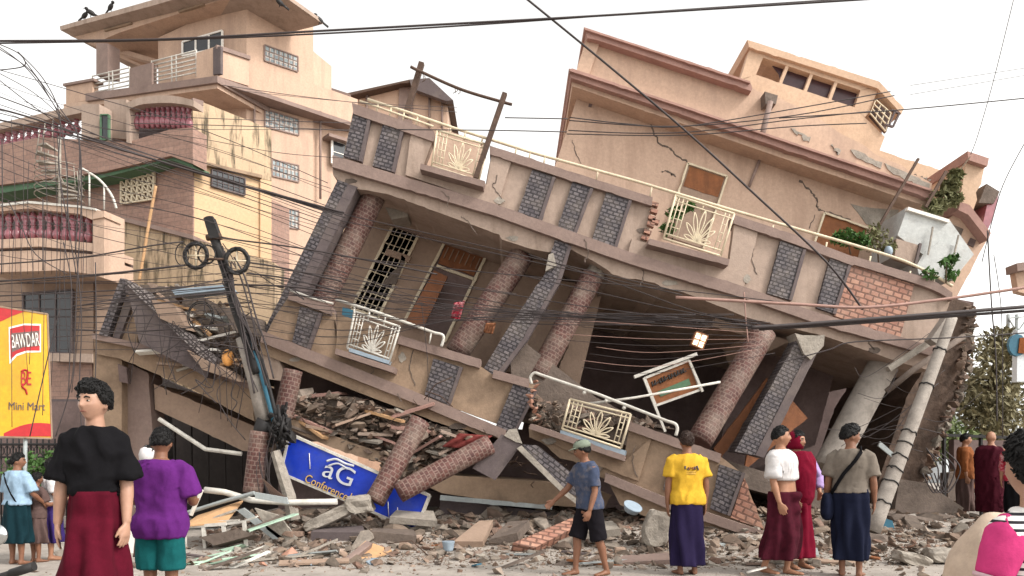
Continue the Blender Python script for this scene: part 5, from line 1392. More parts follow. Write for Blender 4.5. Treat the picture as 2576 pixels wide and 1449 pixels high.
for p, r in (([(556, 596), (600, 604), (740, 622), (900, 650), (1100, 690)], 2.0), ([(622, 660), (700, 672), (860, 708)], 2.2), ([(620, 688), (720, 700), (860, 735)], 2.2), ([(585, 735), (720, 742), (860, 752)], 1.4), ([(590, 716), (740, 722), (900, 745)], 2.4), ([(560, 600), (740, 640), (1000, 690), (1300, 740)], 1.0), ([(600, 760), (800, 778), (1000, 800)], 1.0), ([(610, 668), (800, 690), (1000, 722)], 1.2)):
    cable(p, r, 11.2, 'dark cable from the power pole to the leaning columns', gR, d2=11.6)
# wires hanging vertically at the left
gV = 'wires hanging down at the left'
for p in ([(-10, 108), (40, 130), (62, 152), (56, 168), (0, 176), (-10, 174)], [(-10, 112), (60, 165), (120, 240), (150, 300), (168, 420), (172, 560), (192, 690)], [(45, 130), (110, 200), (150, 290), (148, 420), (170, 560)], [(-10, 118), (80, 180), (140, 270), (195, 340), (205, 480), (195, 690), (188, 860)], [(60, 150), (160, 285), (198, 350), (196, 500), (190, 640)], [(5, 350), (6, 520), (4, 690)], [(160, 610), (180, 720), (176, 880), (172, 1000)], [(195, 690), (190, 800), (180, 960), (140, 1098)], [(192, 640), (205, 800), (200, 960), (205, 1080)], [(20, 505), (50, 560), (90, 640), (170, 690)], [(240, 660), (242, 850), (238, 1000)], [(108, 500), (108, 680)], [(150, 780), (120, 900), (75, 1098)]):
    cable(p, 1.3, 9.3, 'dark wire hanging down in front of the left balcony', gV)
for k in range(16):
    x = 8 + k * 15
    cable([(x, 526), (x + rg.uniform(-3, 3), 690)], .45, 15.4, 'fine vertical wire in front of the lower left balcony', 'fine wires before the lower left balcony', k=2)
gT = 'tangled wires round the pole'
for k in range(22):
    x, y = 560 + rg.gauss(0, 55), 830 + rg.gauss(0, 70)
    p = [(x, y)]
    for j in range(4): p.append((p[-1][0] + rg.uniform(-60, 60), p[-1][1] + rg.uniform(-20, 70)))
    cable(p, rg.uniform(.7, 1.5), 11.4, 'slack wire tangled round the middle of the power pole', gT)
for k in range(10):
    p = [(560 + rg.uniform(-6, 30), 640 + rg.uniform(-30, 60))]
    for j in range(4): p.append((p[-1][0] + rg.uniform(8, 34), p[-1][1] + rg.uniform(40, 110)))
    cable(p, rg.uniform(1.2, 2.4), 11.2, 'wire running down along the power pole', 'wires down the power pole')
for k in range(8):
    x = rg.uniform(640, 700)
    cable([(x, 1100 + rg.uniform(-20, 60)), (x + rg.uniform(-20, 10), 1180), (x + rg.uniform(-20, 30), 1260)], .9, 11.1, 'wire hanging from the cable knot at the pole base', 'wires under the cable knot')
gB = 'loose wires near the right pole'
for k in range(12):
    x, y = rg.uniform(2050, 2420), rg.uniform(900, 1150)
    cable([(x, y), (x + rg.uniform(30, 90), y + rg.uniform(-50, 40)), (x + rg.uniform(100, 220), y + rg.uniform(-120, 60))], rg.uniform(.6, 1.2), 11.6, 'loose wire strung round the leaning concrete pole', gB)
for k in range(5):
    cable([(2330 + 12 * k, 1130 + rg.uniform(-20, 20)), (2360 + 14 * k, 1180), (2350 + 8 * k, 1240), (2320 + 10 * k, 1190)], 1.6, 12.5, 'looped cable in the heap right of the leaning pole', 'looped cables by the right heap')

rg = random.Random(91)
for k in range(16):
    y0 = 180 + k * 24 + rg.uniform(-8, 8)
    cable([(-10, y0), (200, y0 + 70 + rg.uniform(-15, 15)), (520, y0 + 160 + rg.uniform(-30, 10)), (840 + rg.uniform(-30, 60), min(760, y0 + 270 + rg.uniform(-40, 20)))], rg.uniform(.5, 1.0), 9.8, 'thin cable sagging across the left houses to the leaning building', 'thin cables across the left houses', d2=11.8)
for k in range(14):
    y0 = 690 + k * 14
    cable([(rg.uniform(-10, 180), y0 + rg.uniform(-10, 10)), (330, y0 - 6 + rg.uniform(-6, 16)), (590, y0 - 14 + rg.uniform(-20, 10))], rg.uniform(.6, 1.2), 10.6, 'thin slack cable between the left edge and the power pole', 'thin cables left of the power pole', d2=11.2)
for k in range(16):
    y0 = 640 + k * 13
    x1 = rg.uniform(1500, 1950)
    cable([(610 + rg.uniform(-5, 10), y0), (860, y0 + 38 + rg.uniform(-14, 14)), (1200, 700 + y0 * .12 + rg.uniform(-14, 14)), (x1, 800 + rg.uniform(-18, 20))], rg.uniform(.5, 1.1), 11.25, 'thin cable strung from the power pole across the facade', 'thin cables across the facade', d2=10.6)
for k in range(8):
    x = 30 + k * 24 + rg.uniform(-8, 8)
    cable([(x, 300 + rg.uniform(-40, 120)), (x + rg.uniform(-12, 12), 520), (x + rg.uniform(-14, 14), 700), (x + rg.uniform(-20, 20), 880 + rg.uniform(0, 200))], rg.uniform(.5, .9), 9.4, 'thin wire hanging down across the left house', 'thin hanging wires at the left')

for k, (q4, m__, lab) in enumerate((
    ([(560, 770), (640, 800), (660, 850), (585, 830)], m_concd, 'dark tilted slab lying just left of the power pole shaft'),
    ([(430, 728), (560, 716), (570, 728), (440, 742)], m_bluep, 'pale blue sheet lying along the top of the left heap'),
    ([(380, 752), (440, 770), (470, 830), (400, 800)], m_tan2, 'tan wall slab propped behind the diagonal fallen pilaster'),
    ([(470, 880), (560, 930), (600, 960), (510, 930)], m_tan2, 'tan broken board at the foot of the left heap'),
    ([(640, 880), (700, 900), (720, 960), (650, 950)], m_beige, 'beige wall piece right of the power pole shaft'),
    ([(700, 1000), (850, 985), (856, 992), (702, 1010)], m_pinktrim, 'long pinkish bar lying level under the lower balcony'))):
    tag(MB().prism(q4, D(12.2), .12, 0, 20, back=Vector((.05, .4, .02))).build('broken_slab', m__), lab, 'slab')
rg = random.Random(123)
for k in range(16):
    x = rg.uniform(330, 640); y = 760 + (x - 330) * .45
    cable([(x, y), (x + rg.uniform(-30, 30), y + 60), (x + rg.uniform(-40, 40), y + rg.uniform(110, 210))], rg.uniform(.6, 1.2), 12.0, 'wire dangling over the crushed storefront beam', 'wires dangling over the storefront', k=4)
# ---------------------------------------------------------------- people
SK1 = M('skin', srgb(150, 108, 84), rough=.55, var=.08, scale=6, bst=0, spec=.35)
SK2 = M('tanned_skin', srgb(120, 82, 62), rough=.55, var=.1, scale=6, bst=0, spec=.35)
SK3 = M('light_skin', srgb(158, 121, 101), rough=.5, var=.06, scale=6, bst=0, spec=.4)
HAIR = M('black_hair', srgb(15, 13, 13), rough=.5, var=.4, scale=30, bst=.6, bsc=90, spec=.25)
HAIRB = M('brown_hair', srgb(48, 32, 25), rough=.5, var=.35, scale=30, bst=.6, bsc=90)
LIP = M('lip', srgb(118, 72, 62), rough=.5, var=.05, bst=0)
EYEW = M('eye_white', srgb(150, 142, 134), rough=.3, var=.02, bst=0)
def fab(name, c, var=.1, sc=4): return M(name, mul(c, .66), rough=.95, var=var, scale=sc, bst=.22, bsc=16, spec=.1)
TOR = [(.80, .150, .105, 0), (.88, .168, .120, .012), (.95, .166, .120, .01), (1.02, .150, .106, 0), (1.10, .147, .104, -.004), (1.20, .160, .112, -.006), (1.29, .174, .116, -.004), (1.35, .170, .106, .002), (1.39, .140, .092, .008), (1.425, .094, .074, .012), (1.455, .062, .064, .012)]
def tor(z):
    if z <= TOR[0][0]: return TOR[0][1:]
    for a, b in zip(TOR, TOR[1:]):
        if a[0] <= z <= b[0]:
            t = (z - a[0]) / (b[0] - a[0])
            return tuple(a[i] + (b[i] - a[i]) * t for i in (1, 2, 3))
    return TOR[-1][1:]
def evalmod(me, mods):
    o = bpy.data.objects.new('tmp', me); COL.objects.link(o)
    for t, kw in mods:
        m = o.modifiers.new(t, t)
        for k, v in kw.items(): setattr(m, k, v)
    r = bpy.data.meshes.new_from_object(o.evaluated_get(bpy.context.evaluated_depsgraph_get()))
    bpy.data.objects.remove(o); bpy.data.meshes.remove(me)
    for p in r.polygons: p.use_smooth = True
    return r
def solid(mb, vox, smooth=3, fac=.5):
    return evalmod(mb.mesh('tmp'), [('REMESH', dict(mode='VOXEL', voxel_size=vox)), ('SMOOTH', dict(factor=fac, iterations=smooth))])
def fold(me, amp, sx=5, sz=2.2, seed=0):
    for v in me.vertices:
        p = v.co
        k = 1.25 * noise.noise(Vector((p.x * sx + seed, p.y * sx, p.z * sz + p.x * 2.5))) + 1.0 * (1 - 2.4 * abs(noise.noise(Vector((p.x * sx * 1.5 + p.z * 4 + seed, p.y * sx * 1.4, p.z * sz * 1.7 - p.x * 3))))) + .5 * noise.noise(Vector((p.x * sx * 2.3, p.y * sx * 2.3 + seed, p.z * sz * 3)))
        n = v.normal
        v.co = p + n * (k * amp * 1.2)

def person(lab, x, d, h, rz, skin=SK1, wid=1.0, lean=0.0, turn=0.0, nod=0.0, armL=None, armR=None, legL=None, legR=None, shirt=None, lower=None, hair=None, hairmat=None, face=True, vox=.011, extra=None, base=None, twist=0.0, bare=False):
    """figure in its own frame: 1.70 m tall, facing -Y, its left hand at +X; scaled to h"""
    s = h / 1.70
    root = bpy.data.objects.new('person', None); COL.objects.link(root)
    root.empty_display_size = .2
    root['label'] = lab; root['category'] = 'person'
    LR_ = Matrix.Rotation(lean, 3, 'X')
    TW = Matrix.Rotation(twist, 3, 'Z')
    piv = Vector((0, 0, .95))
    def bend(p):
        p = Vector(p)
        k = max(0, min(1, (p.z - .92) / .3)); k = k * k * (3 - 2 * k)
        return p.lerp(piv + TW @ (LR_ @ (p - piv)), k)
    mb = MB()
    def torso(mb, z0, z1, gx, gy, n=16, flare=0.0, seg=24):
        rings = []
        for i in range(n + 1):
            z = z0 + (z1 - z0) * i / n
            rx, ry, yo = tor(z)
            if z < .80: rx, ry = .15, .105
            k = 1 + flare * max(0, (1.15 - z))
            rx = (rx * wid + gx) * k; ry = (ry * (wid * .6 + .4) + gy) * k
            rings.append(([mb.bm.verts.new(bend((math.copysign(abs(math.cos(t)) ** .85, math.cos(t)) * rx, math.copysign(abs(math.sin(t)) ** .85, math.sin(t)) * ry + yo, z))) for t in [2 * math.pi * j / seg for j in range(seg)]], z, rx))
        mb.rings(rings, seg)
    torso(mb, .80, 1.46, 0, 0)
    # neck
    nb = bend((0, .012, 1.43)); hc = bend((0, -.012, 1.595))
    mb.tube([nb, nb.lerp(hc, .5), hc], [.060, .052, .054], 14)
    # head
    HR = TW @ Matrix.Rotation(lean, 3, 'X') @ Matrix.Rotation(turn, 3, 'Z') @ Matrix.Rotation(nod, 3, 'X')
    def headpt(u, off=0.0):
        x_, y_, z_ = u
        r = Vector((x_ * .076, y_ * .096, z_ * .116))
        if z_ < -.1:
            t = min(1, (-z_ - .1) / .9)
            r.x *= 1 - .30 * t
            if y_ < 0: r.y *= 1 - .06 * t
            else: r.y *= 1 - .42 * t
        if y_ < 0:
            fx, fz = r.x, r.z
            G = lambda cx, cz, sx, sz: math.exp(-((fx - cx) / sx) ** 2 - ((fz - cz) / sz) ** 2)
            r.y -= .021 * G(0, -.026, .0125, .013) + .013 * G(0, -.002, .010, .026)
            r.y -= .004 * (G(.03, .028, .022, .009) + G(-.03, .028, .022, .009))
            r.y += .012 * (G(.031, .006, .018, .012) + G(-.031, .006, .018, .012))
            r.y -= .007 * G(0, -.060, .021, .008) - .004 * G(0, -.0605, .02, .0025) + .009 * G(0, -.098, .022, .016)
            r.y -= .004 * (G(.045, -.02, .02, .02) + G(-.045, -.02, .02, .02))
        if off: r += r.normalized() * off
        return hc + HR @ r
    def sph(mb, f, nu=40, nv=30):
        rows = []
        for j in range(1, nv):
            ph = math.pi * j / nv
            rows.append([mb.bm.verts.new(f((math.sin(ph) * math.sin(2 * math.pi * i / nu), -math.sin(ph) * math.cos(2 * math.pi * i / nu), math.cos(ph)))) for i in range(nu)])
        top, bot = mb.bm.verts.new(f((0, 0, 1))), mb.bm.verts.new(f((0, 0, -1)))
        for a, b in zip(rows, rows[1:]):
            for i in range(nu): mb.face([a[i], b[i], b[(i + 1) % nu], a[(i + 1) % nu]], None, True)
        for i in range(nu):
            mb.face([top, rows[0][i], rows[0][(i + 1) % nu]], None, True)
            mb.face([bot, rows[-1][(i + 1) % nu], rows[-1][i]], None, True)
    sph(mb, lambda u: headpt(u), 56, 44)
    for sx in (-1, 1):
        mb.ball(hc + HR @ Vector((sx * .077, .012, -.012)), .011, .019, .030, 10, 8, HR @ Matrix.Rotation(sx * .25, 3, 'Z'))
    # legs
    zmin = 9
    leg_pts = {}
    for sx, lg in ((1, legL), (-1, legR)):
        hip = Vector((sx * .088 * wid, .008, .885))
        kd, ad = lg or ((0, -.02, -1), (0, .03, -1))
        kn = hip + Vector(kd).normalized() * .41
        an = kn + Vector(ad).normalized() * .395
        leg_pts[sx] = (hip, kn, an)
        cal = kn.lerp(an, .3)
        mb.tube([hip + Vector((0, 0, .03)), hip.lerp(kn, .35), hip.lerp(kn, .8), kn, cal + Vector((0, .012, 0)), kn.lerp(an, .7), an], [(.088 * wid, .082 * wid), (.078, .075), (.060, .056), (.054, .052), (.055, .052), (.041, .038), (.034, .032)], 14)
        fd = Vector((sx * .12, -1, 0)).normalized()
        mb.tube([an + Vector((0, 0, .01)), an + Vector((0, .015, -.045))], [.035, .034], 10)
        mb.tube([an - fd * .045 + Vector((0, 0, -.045)), an + fd * .03 + Vector((0, 0, -.04)), an + fd * .10 + Vector((0, 0, -.052)), an + fd * .165 + Vector((0, 0, -.058)), an + fd * .19 + Vector((0, 0, -.06))], [(.026, .030), (.034, .036), (.024, .043), (.016, .042), (.008, .03)], 12, ref=(0, 0, 1))
        zmin = min(zmin, an.z - .075)
    # arms and hands
    arm_pts = {}
    for sx, ar in ((1, armL), (-1, armR)):
        a = ar or dict()
        sh = bend((sx * (.172 * wid + .005), .008, 1.372))
        up = Vector(a.get('up', (sx * .16, .03, -1))).normalized()
        fo = Vector(a.get('fo', (sx * .04, -.14, -1))).normalized()
        el = sh + up * .285; wr = el + fo * .245
        arm_pts[sx] = (sh, el, wr, up, fo)
        mb.tube([sh - up * .02, sh + up * .06, sh + up * .15, el - up * .02, el + fo * .02, el.lerp(wr, .3), el.lerp(wr, .75), wr], [.050, .051, .047, .040, .040, .041, .031, .026], 14)
        # hand: palm normal turned to the body, thumb forward
        th = Vector(a.get('th', (0, -1, 0)))
        th = (th - fo * th.dot(fo)).normalized()
        pn = fo.cross(th); pn.normalize()
        if pn.x * sx > 0: pn = -pn
        if 'pn' in a and Vector(a['pn']).dot(pn) < 0: pn = -pn
        curl = a.get('curl', .35)
        hd = (fo + pn * .08).normalized()
        mb.tube([wr - hd * .01, wr + hd * .03, wr + hd * .065, wr + hd * .092], [(.024, .018), (.034, .018), (.042, .017), (.040, .013)], 12, ref=th)
        for q, L in ((.033, .070), (.0115, .080), (-.0105, .074), (-.032, .058)):
            b = wr + hd * .088 + th * q
            pts = [b - hd * .012]
            dd = (hd + th * q * 2.5).normalized()
            for kk, fr_ in enumerate((.42, .32, .26)):
                dd = (dd + pn * curl * (.6 + .5 * kk)).normalized()
                pts.append(pts[-1] + dd * L * fr_ * 1.15)
            mb.tube(pts, [.0098, .0092, .0084, .0066], 8)
        b = wr + hd * .028 + th * .024
        d1 = (hd * .75 + th * .75 + pn * .25).normalized()
        d2 = (hd * 1.0 + th * .25 + pn * .35).normalized()
        mb.tube([b - d1 * .01, b + d1 * .035, b + d1 * .035 + d2 * .03, b + d1 * .035 + d2 * .054], [.014, .0125, .0105, .007], 8)
    body = link('body', solid(mb, vox, 2, .45), skin, root)
    if face:
        for sx in (-1, 1):
            e = hc + HR @ Vector((sx * .031, -.0785, .007))
            MB().ball(e, .0115, .007, .0052, 12, 8, HR).build('eye', EYEW, root)
            MB().ball(hc + HR @ Vector((sx * .031, -.0835, .0075)), 0.0056, .0045, .0054, 10, 8, HR).build('pupil', HAIR, root)
            MB().tube([hc + HR @ Vector((sx * a_, b_, c_)) for a_, b_, c_ in ((.014, -.0935, .026), (.028, -.0925, .032), (.047, -.080, .027))], [(.003, .0045), (.004, .0055), (.0025, .003)], 8).build('eyebrow', HAIR, root)
        MB().tube([hc + HR @ Vector(v) for v in ((-.024, -.082, -.060), (-.010, -.0925, -.058), (0, -.0935, -.0595), (.010, -.0925, -.058), (.024, -.082, -.060))], [.0015, .004, .0045, .004, .0015], 8).build('mouth', LIP, root)
    # hair: a shell that sinks below the skin outside the hairline
    if hair:
        th_, front, nape = hair.get('t', .016), hair.get('front', .52), hair.get('nape', -.45)
        sd_ = len(lab)
        def hf(u):
            az = math.degrees(math.atan2(abs(u[0]), -u[1]))
            side = hair.get('side', -.02)
            pts = [(0, front), (38, front - .02), (58, .42), (72, .12), (84, side), (100, side - .05 if not hair.get('long') else nape), (125, nape * .8), (180, nape)]
            for (a0, v0), (a1, v1) in zip(pts, pts[1:]):
                if a0 <= az <= a1: hl = v0 + (v1 - v0) * (az - a0) / (a1 - a0); break
            hl += .09 * noise.noise(Vector((u[0] * 6 + sd_, u[1] * 6, 0)))
            k = max(0, min(1, (u[2] - hl) / .12))
            st = noise.noise(Vector((u[0] * 9 + sd_, u[1] * 9, u[2] * 3))) * .3 + noise.noise(Vector((u[0] * 3.3, u[1] * 3.3 + sd_, u[2] * 3.3))) * .35
            vol = th_ * (1 + st) * (1 + hair.get('top', .5) * max(0, u[2])) + hair.get('quiff', 0) * max(0, -u[1]) * max(0, u[2] - .35)
            return headpt(u, -.008 + (vol + .008) * k)
        mb = MB(); sph(mb, hf, 64, 48)
        rs = random.Random(sd_ * 7 + 1)
        crown = Vector((.1, .35, .93)).normalized()
        cnt = 0
        while cnt < (520 if vox < .009 else 240):
            u = Vector((rs.gauss(0, 1), rs.gauss(0, 1), rs.gauss(0, 1))).normalized()
            p0 = hf(tuple(u)); q0 = headpt(tuple(u))
            if (p0 - hc).length < (q0 - hc).length + th_ * .35: continue
            cnt += 1
            fl = (u - crown * u.dot(crown))
            fl = (fl + Vector((rs.gauss(0, .25), rs.gauss(0, .25), 0))).normalized()
            pts = []
            for i_ in range(4):
                uu = (u + fl * .12 * i_).normalized()
                a_, b_ = headpt(tuple(uu)), hf(tuple(uu))
                lift = th_ * (.15 + .5 * rs.random()) if i_ else 0
                base_ = b_ if (b_ - hc).length > (a_ - hc).length else a_ + (a_ - hc).normalized() * th_ * .4
                pts.append(base_ + (base_ - hc).normalized() * lift * .5)
            mb.tube(pts, [.0035, .0042, .003, .0008], 4)
        ho = link('hair', mb.mesh('hair'), hairmat or HAIR, root)
        if hair.get('tail'):
            mb = MB(); b = hc + HR @ Vector((0, .10, .0))
            mb.tube([b, b + HR @ Vector((0, .04, -.03)), b + HR @ Vector((0, .05, -.14)), b + HR @ Vector((0, .03, -.26))], [.03, .036, .034, .012], 12)
            mb.build('ponytail', hairmat or HAIR, root)
        if hair.get('bun'):
            MB().ball(hc + HR @ Vector((0, .115, -.01)), .045, .04, .045).build('hair_bun', hairmat or HAIR, root)
    # clothes
    if shirt:
        mb = MB()
        g_ = shirt.get('g', .022)
        torso(mb, shirt.get('z0', .86), shirt.get('z1', 1.445), g_ * 1.1, g_, 18, shirt.get('flare', .12), 28)
        sl = shirt.get('sleeve', .62)
        for sx in (1, -1):
            sh, el, wr, up, fo = arm_pts[sx]
            r0 = shirt.get('sr', .075)
            if sl <= 1:
                e = sh + up * .285 * sl
                mb.tube([sh + Vector((-sx * .055, 0, .018)), sh + up * .02, sh.lerp(e, .5), e], [r0 * .86, r0 * .98, r0, r0 * shirt.get('open', 1.0)], 16)
            else:
                e = el + fo * .245 * (sl - 1)
                mb.tube([sh + Vector((-sx * .055, 0, .018)), sh + up * .03, el, el.lerp(e, .5), e], [r0 * .86, r0 * .95, r0 * .8, r0 * .72, r0 * .62], 16)
        me = solid(mb, shirt.get('vox', .012), 5, .5)
        fold(me, shirt.get('fold', .008), 6, 3.2, len(lab))
        so_ = link(shirt.get('name', 'shirt'), me, shirt['m'], root)
        if shirt.get('print'):
            shirt['print'](root, bend)
    if lower:
        if lower['kind'] == 'wrap':            # long wrapped cloth with a gathered front
            z0, z1 = lower.get('z0', .16), lower.get('z1', 1.0)
            n, seg = 34, 64
            rings = []
            mb = MB()
            for i in range(n + 1):
                z = z0 + (z1 - z0) * i / n
                t = 1 - i / n
                rx, ry, yo = tor(max(z, .86))
                rx = rx * wid + .028; ry = ry * (wid * .6 + .4) + .030
                hem = lower.get('hem', (.19, .15))
                k = min(1, t * 1.15); k = k * k * (3 - 2 * k)
                if z < .88:
                    rx = rx + (hem[0] - rx) * k; ry = ry + (hem[1] - ry) * k
                ctr = Vector((0, yo, z))
                if z < .86:
                    zz = (.86 - z) / .7
                    mid = [(leg_pts[1][j] + leg_pts[-1][j]) / 2 for j in range(3)]
                    c2 = mid[0].lerp(mid[1], min(1, zz / .55)) if zz < .55 else mid[1].lerp(mid[2], min(1, (zz - .55) / .55))
                    ctr.x = c2.x; ctr.y = yo * (1 - zz) + c2.y * min(1, zz * 1.2)
                vs = []
                for j in range(seg):
                    a = 2 * math.pi * j / seg
                    f_ = lower.get('amp', 1) * (.008 + .045 * t) * (math.sin(5 * a + 2.2 * math.sin(t * 3 + len(lab)) + 1.3) * .55 + math.sin(9 * a - 3.1 * t + len(lab) * 2) * .4 + .6 * noise.noise(Vector((math.cos(a) * 2.2, math.sin(a) * 2.2 + len(lab), t * 2.5))))
                    fr = math.exp(-(math.atan2(math.sin(a + math.pi / 2 + .15), math.cos(a + math.pi / 2 + .15)) / .28) ** 2)
                    f_ += lower.get('knot', .03) * fr * (1 if t < .12 else max(.3, 1 - t)) * (1 + .4 * math.sin(30 * t))
                    vs.append(mb.bm.verts.new(bend(ctr + Vector((math.cos(a) * (rx + f_ * rx / .17), math.sin(a) * (ry + f_ * .9), 0)))))
                rings.append((vs, z, rx))
            mb.rings(rings, seg)
            me = mb.mesh('wrap')
            for v in me.vertices: pass
            link(lower.get('name', 'longyi'), me, lower['m'], root)
        elif lower['kind'] == 'shorts':
            mb = MB(); g_ = lower.get('g', .02)
            torso(mb, .84, lower.get('z1', 1.0), g_, g_, 8, 0)
            ln = lower.get('len', .9)
            for sx in (1, -1):
                hip, kn, an = leg_pts[sx]
                e = hip.lerp(kn, ln)
                r = lower.get('r', .098)
                mb.tube([hip + Vector((0, 0, .06)), hip, hip.lerp(e, .5), e], [(r * wid, r), (r * 1.04 * wid, r * 1.04), (r, r), (r * 1.02, r * 1.02)], 18)
            me = solid(mb, .013, 5, .5); fold(me, .007, 7, 3, len(lab) + 4)
            link(lower.get('name', 'shorts'), me, lower['m'], root)
    if extra: extra(root, dict(hc=hc, HR=HR, arm=arm_pts, leg=leg_pts, bend=bend, headpt=headpt))
    X = (x - CX) * d / F
    root.location = (X, d, (base if base is not None else max(0, height(X, d))) - zmin * s)
    root.rotation_euler = (0, 0, rz)
    root.scale = (s, s, s)
    return root

m_blackT = fab('black_cotton', srgb(24, 23, 26)); m_mar = fab('maroon_longyi_cloth', srgb(90, 17, 36), .25, 9)
m_pur = fab('purple_cotton', srgb(104, 42, 122), .12); m_tealsh = fab('teal_shorts_cloth', srgb(26, 98, 100))
m_yelT = fab('yellow_cotton', srgb(232, 184, 62), .06); m_navy = fab('navy_cloth', srgb(42, 34, 66), .15)
m_whi = fab('white_cotton', srgb(226, 222, 222), .05); m_gryT = fab('grey_knit', srgb(132, 122, 112), .08)
m_dkb = fab('dark_blue_cloth', srgb(28, 32, 52), .15); m_marD = fab('dark_maroon_check', srgb(78, 26, 40), .35, 14)
m_crim = fab('crimson_cloth', srgb(126, 18, 46), .12); m_lav = fab('lavender_cloth', srgb(186, 160, 212))
m_ltb = fab('pale_blue_cotton', srgb(164, 192, 216), .1, 12); m_dgrn = fab('dark_green_skirt_cloth', srgb(24, 52, 60))
m_gbrn = fab('grey_brown_cloth', srgb(104, 84, 80)); m_purS = fab('violet_skirt_cloth', srgb(64, 48, 110))
m_robe = fab('monk_robe_cloth', srgb(74, 22, 36), .2); m_orange = fab('orange_brown_cloth', srgb(150, 92, 56), .25, 9)
m_blkS = fab('black_shorts_cloth', srgb(30, 27, 32)); m_cap = fab('grey_green_cap_cloth', srgb(142, 152, 136))
m_blur = M('mottled_print_cotton', srgb(62, 70, 90), rough=.95, var=.1, scale=3, dirt=srgb(104, 98, 98), damt=1, dsc=7, bst=.3, bsc=14, spec=.1)
m_hotp = fab('hot_pink_cotton', srgb(224, 72, 136), .05); m_bagc = M('beige_canvas', srgb(186, 166, 148), rough=.95, var=.06, bst=.35, bsc=14, spec=.1)
def m_stripe():
    m, nt, p = nodes('black_white_stripes')
    w = nt.nodes.new('ShaderNodeTexWave'); w.wave_type = 'BANDS'; w.bands_direction = 'Z'; w.inputs['Scale'].default_value = 11; w.inputs['Distortion'].default_value = .6; w.inputs['Detail Scale'].default_value = .5
    nt.links.new(co_of(nt), w.inputs['Vector'])
    o = ramp(nt, w.outputs['Color'], [(.30, srgb(30, 28, 36)), (.36, srgb(222, 218, 214))])
    nt.links.new(o, p.inputs['Base Color']); p.inputs['Roughness'].default_value = .95
    return m
m_str = m_stripe()
SHORT = dict(t=.014, front=.5, nape=-.42, side=-.05)

# young man in black, walking past in front
person('young man in an oversized black t-shirt and maroon longyi striding past in front', 238, 4.9, 1.79, R(10), SK3, wid=.74, turn=R(-24), nod=R(-3),
       armL=dict(up=(.17, .06, -1), fo=(.06, -.22, -1), th=(-.3, -1, 0), curl=.2), armR=dict(up=(-.22, .03, -1), fo=(-.08, -.05, -1), th=(.3, -1, 0), curl=.16),
       legL=((.0, -.16, -1), (0, .12, -1)), legR=((0, .15, -1), (0, .35, -1)),
       shirt=dict(m=m_blackT, z0=1.03, g=.030, sleeve=.9, sr=.076, open=1.28, flare=.15, fold=.012, name='t_shirt'),
       lower=dict(kind='wrap', m=m_mar, z0=.16, z1=1.05, hem=(.20, .25), knot=.02, amp=1.2), hair=dict(t=.02, front=.42, nape=-.3, side=-.12, quiff=.05, top=.6), vox=.0075, base=0)
# man in purple from behind
person('stocky man in a purple t-shirt and teal shorts seen from behind', 405, 5.65, 1.52, R(176), SK2, wid=1.06, turn=R(14), nod=R(10),
       armL=dict(up=(.30, -.15, -1), fo=(-.55, -.9, -.12), curl=.4), armR=dict(up=(-.30, -.15, -1), fo=(.5, -.9, -.1), curl=.4),
       shirt=dict(m=m_pur, z0=.80, g=.04, sleeve=.82, sr=.088, open=1.1, flare=.05, fold=.010, name='t_shirt'),
       lower=dict(kind='shorts', m=m_tealsh, len=.86, r=.105, z1=.95), hair=dict(t=.016, front=.5, nape=-.4), face=False, vox=.009, base=0)
# man in the flat cap
def capx(root, k):
    hc, HR = k['hc'], k['HR']
    mb = MB()
    mb.tube([hc + HR @ Vector((0, .012, z)) for z in (.035, .07, .105, .128, .138)], [(.108, .088), (.112, .092), (.098, .082), (.06, .05), (.01, .01)], 20, ref=HR @ Vector((0, -1, 0)))
    mb.tube([hc + HR @ Vector((0, y, z)) for y, z in ((-.06, .052), (-.12, .045), (-.165, .034))], [(.008, .082), (.006, .078), (.004, .05)], 14, ref=HR @ Vector((0, 0, 1)))
    mb.build('cap', m_cap, root)
person('man in a grey cap, printed t-shirt and black shorts walking with an arm out', 1482, 8.35, 1.52, R(-66), SK2, lean=R(8), turn=R(-30), nod=R(6),
       armL=dict(up=(.1, .06, -1), fo=(.05, -.35, -1), curl=.4), armR=dict(up=(-.25, -.45, -1), fo=(-.2, -.85, -.75), curl=.25, th=(0, 0, 1)),
       legL=((.05, .16, -1), (0, .3, -1)), legR=((0, -.34, -1), (0, -.05, -1)),
       shirt=dict(m=m_blur, z0=.86, g=.026, sleeve=.8, sr=.07, open=1.05, fold=.008, name='t_shirt'), lower=dict(kind='shorts', m=m_blkS, len=1.02, r=.105, z1=.95), hair=SHORT, extra=capx, vox=.010)
# yellow shirt from behind
def yprint(root, bend):
    rg = random.Random(2); 
    for k in range(7):
        mb = MB()
        x0 = -.075 + k * .025
        mb.tube([bend((x0 + rg.uniform(-.008, .008), .1565, 1.29 + rg.uniform(-.02, .02))), bend((x0 + rg.uniform(-.012, .012), .1565, 1.265 + rg.uniform(-.012, .012)))], [.011, .009], 8)
        mb.build('shirt_print', m_woodo if 1 < k < 5 else m_brownside, root)
    for k in range(2):
        MB().tube([bend((-.06, .150, 1.235 - k * .022)), bend((.06, .150, 1.235 - k * .022))], .004, 6).build('shirt_print', m_goldp, root)
person('man in a bright yellow t-shirt and navy longyi standing with his back turned', 1728, 8.4, 1.60, R(186), SK2, nod=R(-12),
       armL=dict(up=(.2, .0, -1), fo=(.02, -.05, -1), curl=.2), armR=dict(up=(-.2, .0, -1), fo=(.0, -.08, -1), curl=.2),
       shirt=dict(m=m_yelT, z0=.85, g=.036, sleeve=.72, sr=.078, open=1.12, fold=.009, name='t_shirt', print=yprint), lower=dict(kind='wrap', m=m_navy, z0=.12, z1=.885, hem=(.2, .15), knot=0), hair=dict(t=.013, front=.5, nape=-.35), hairmat=HAIRB, face=False, vox=.010)
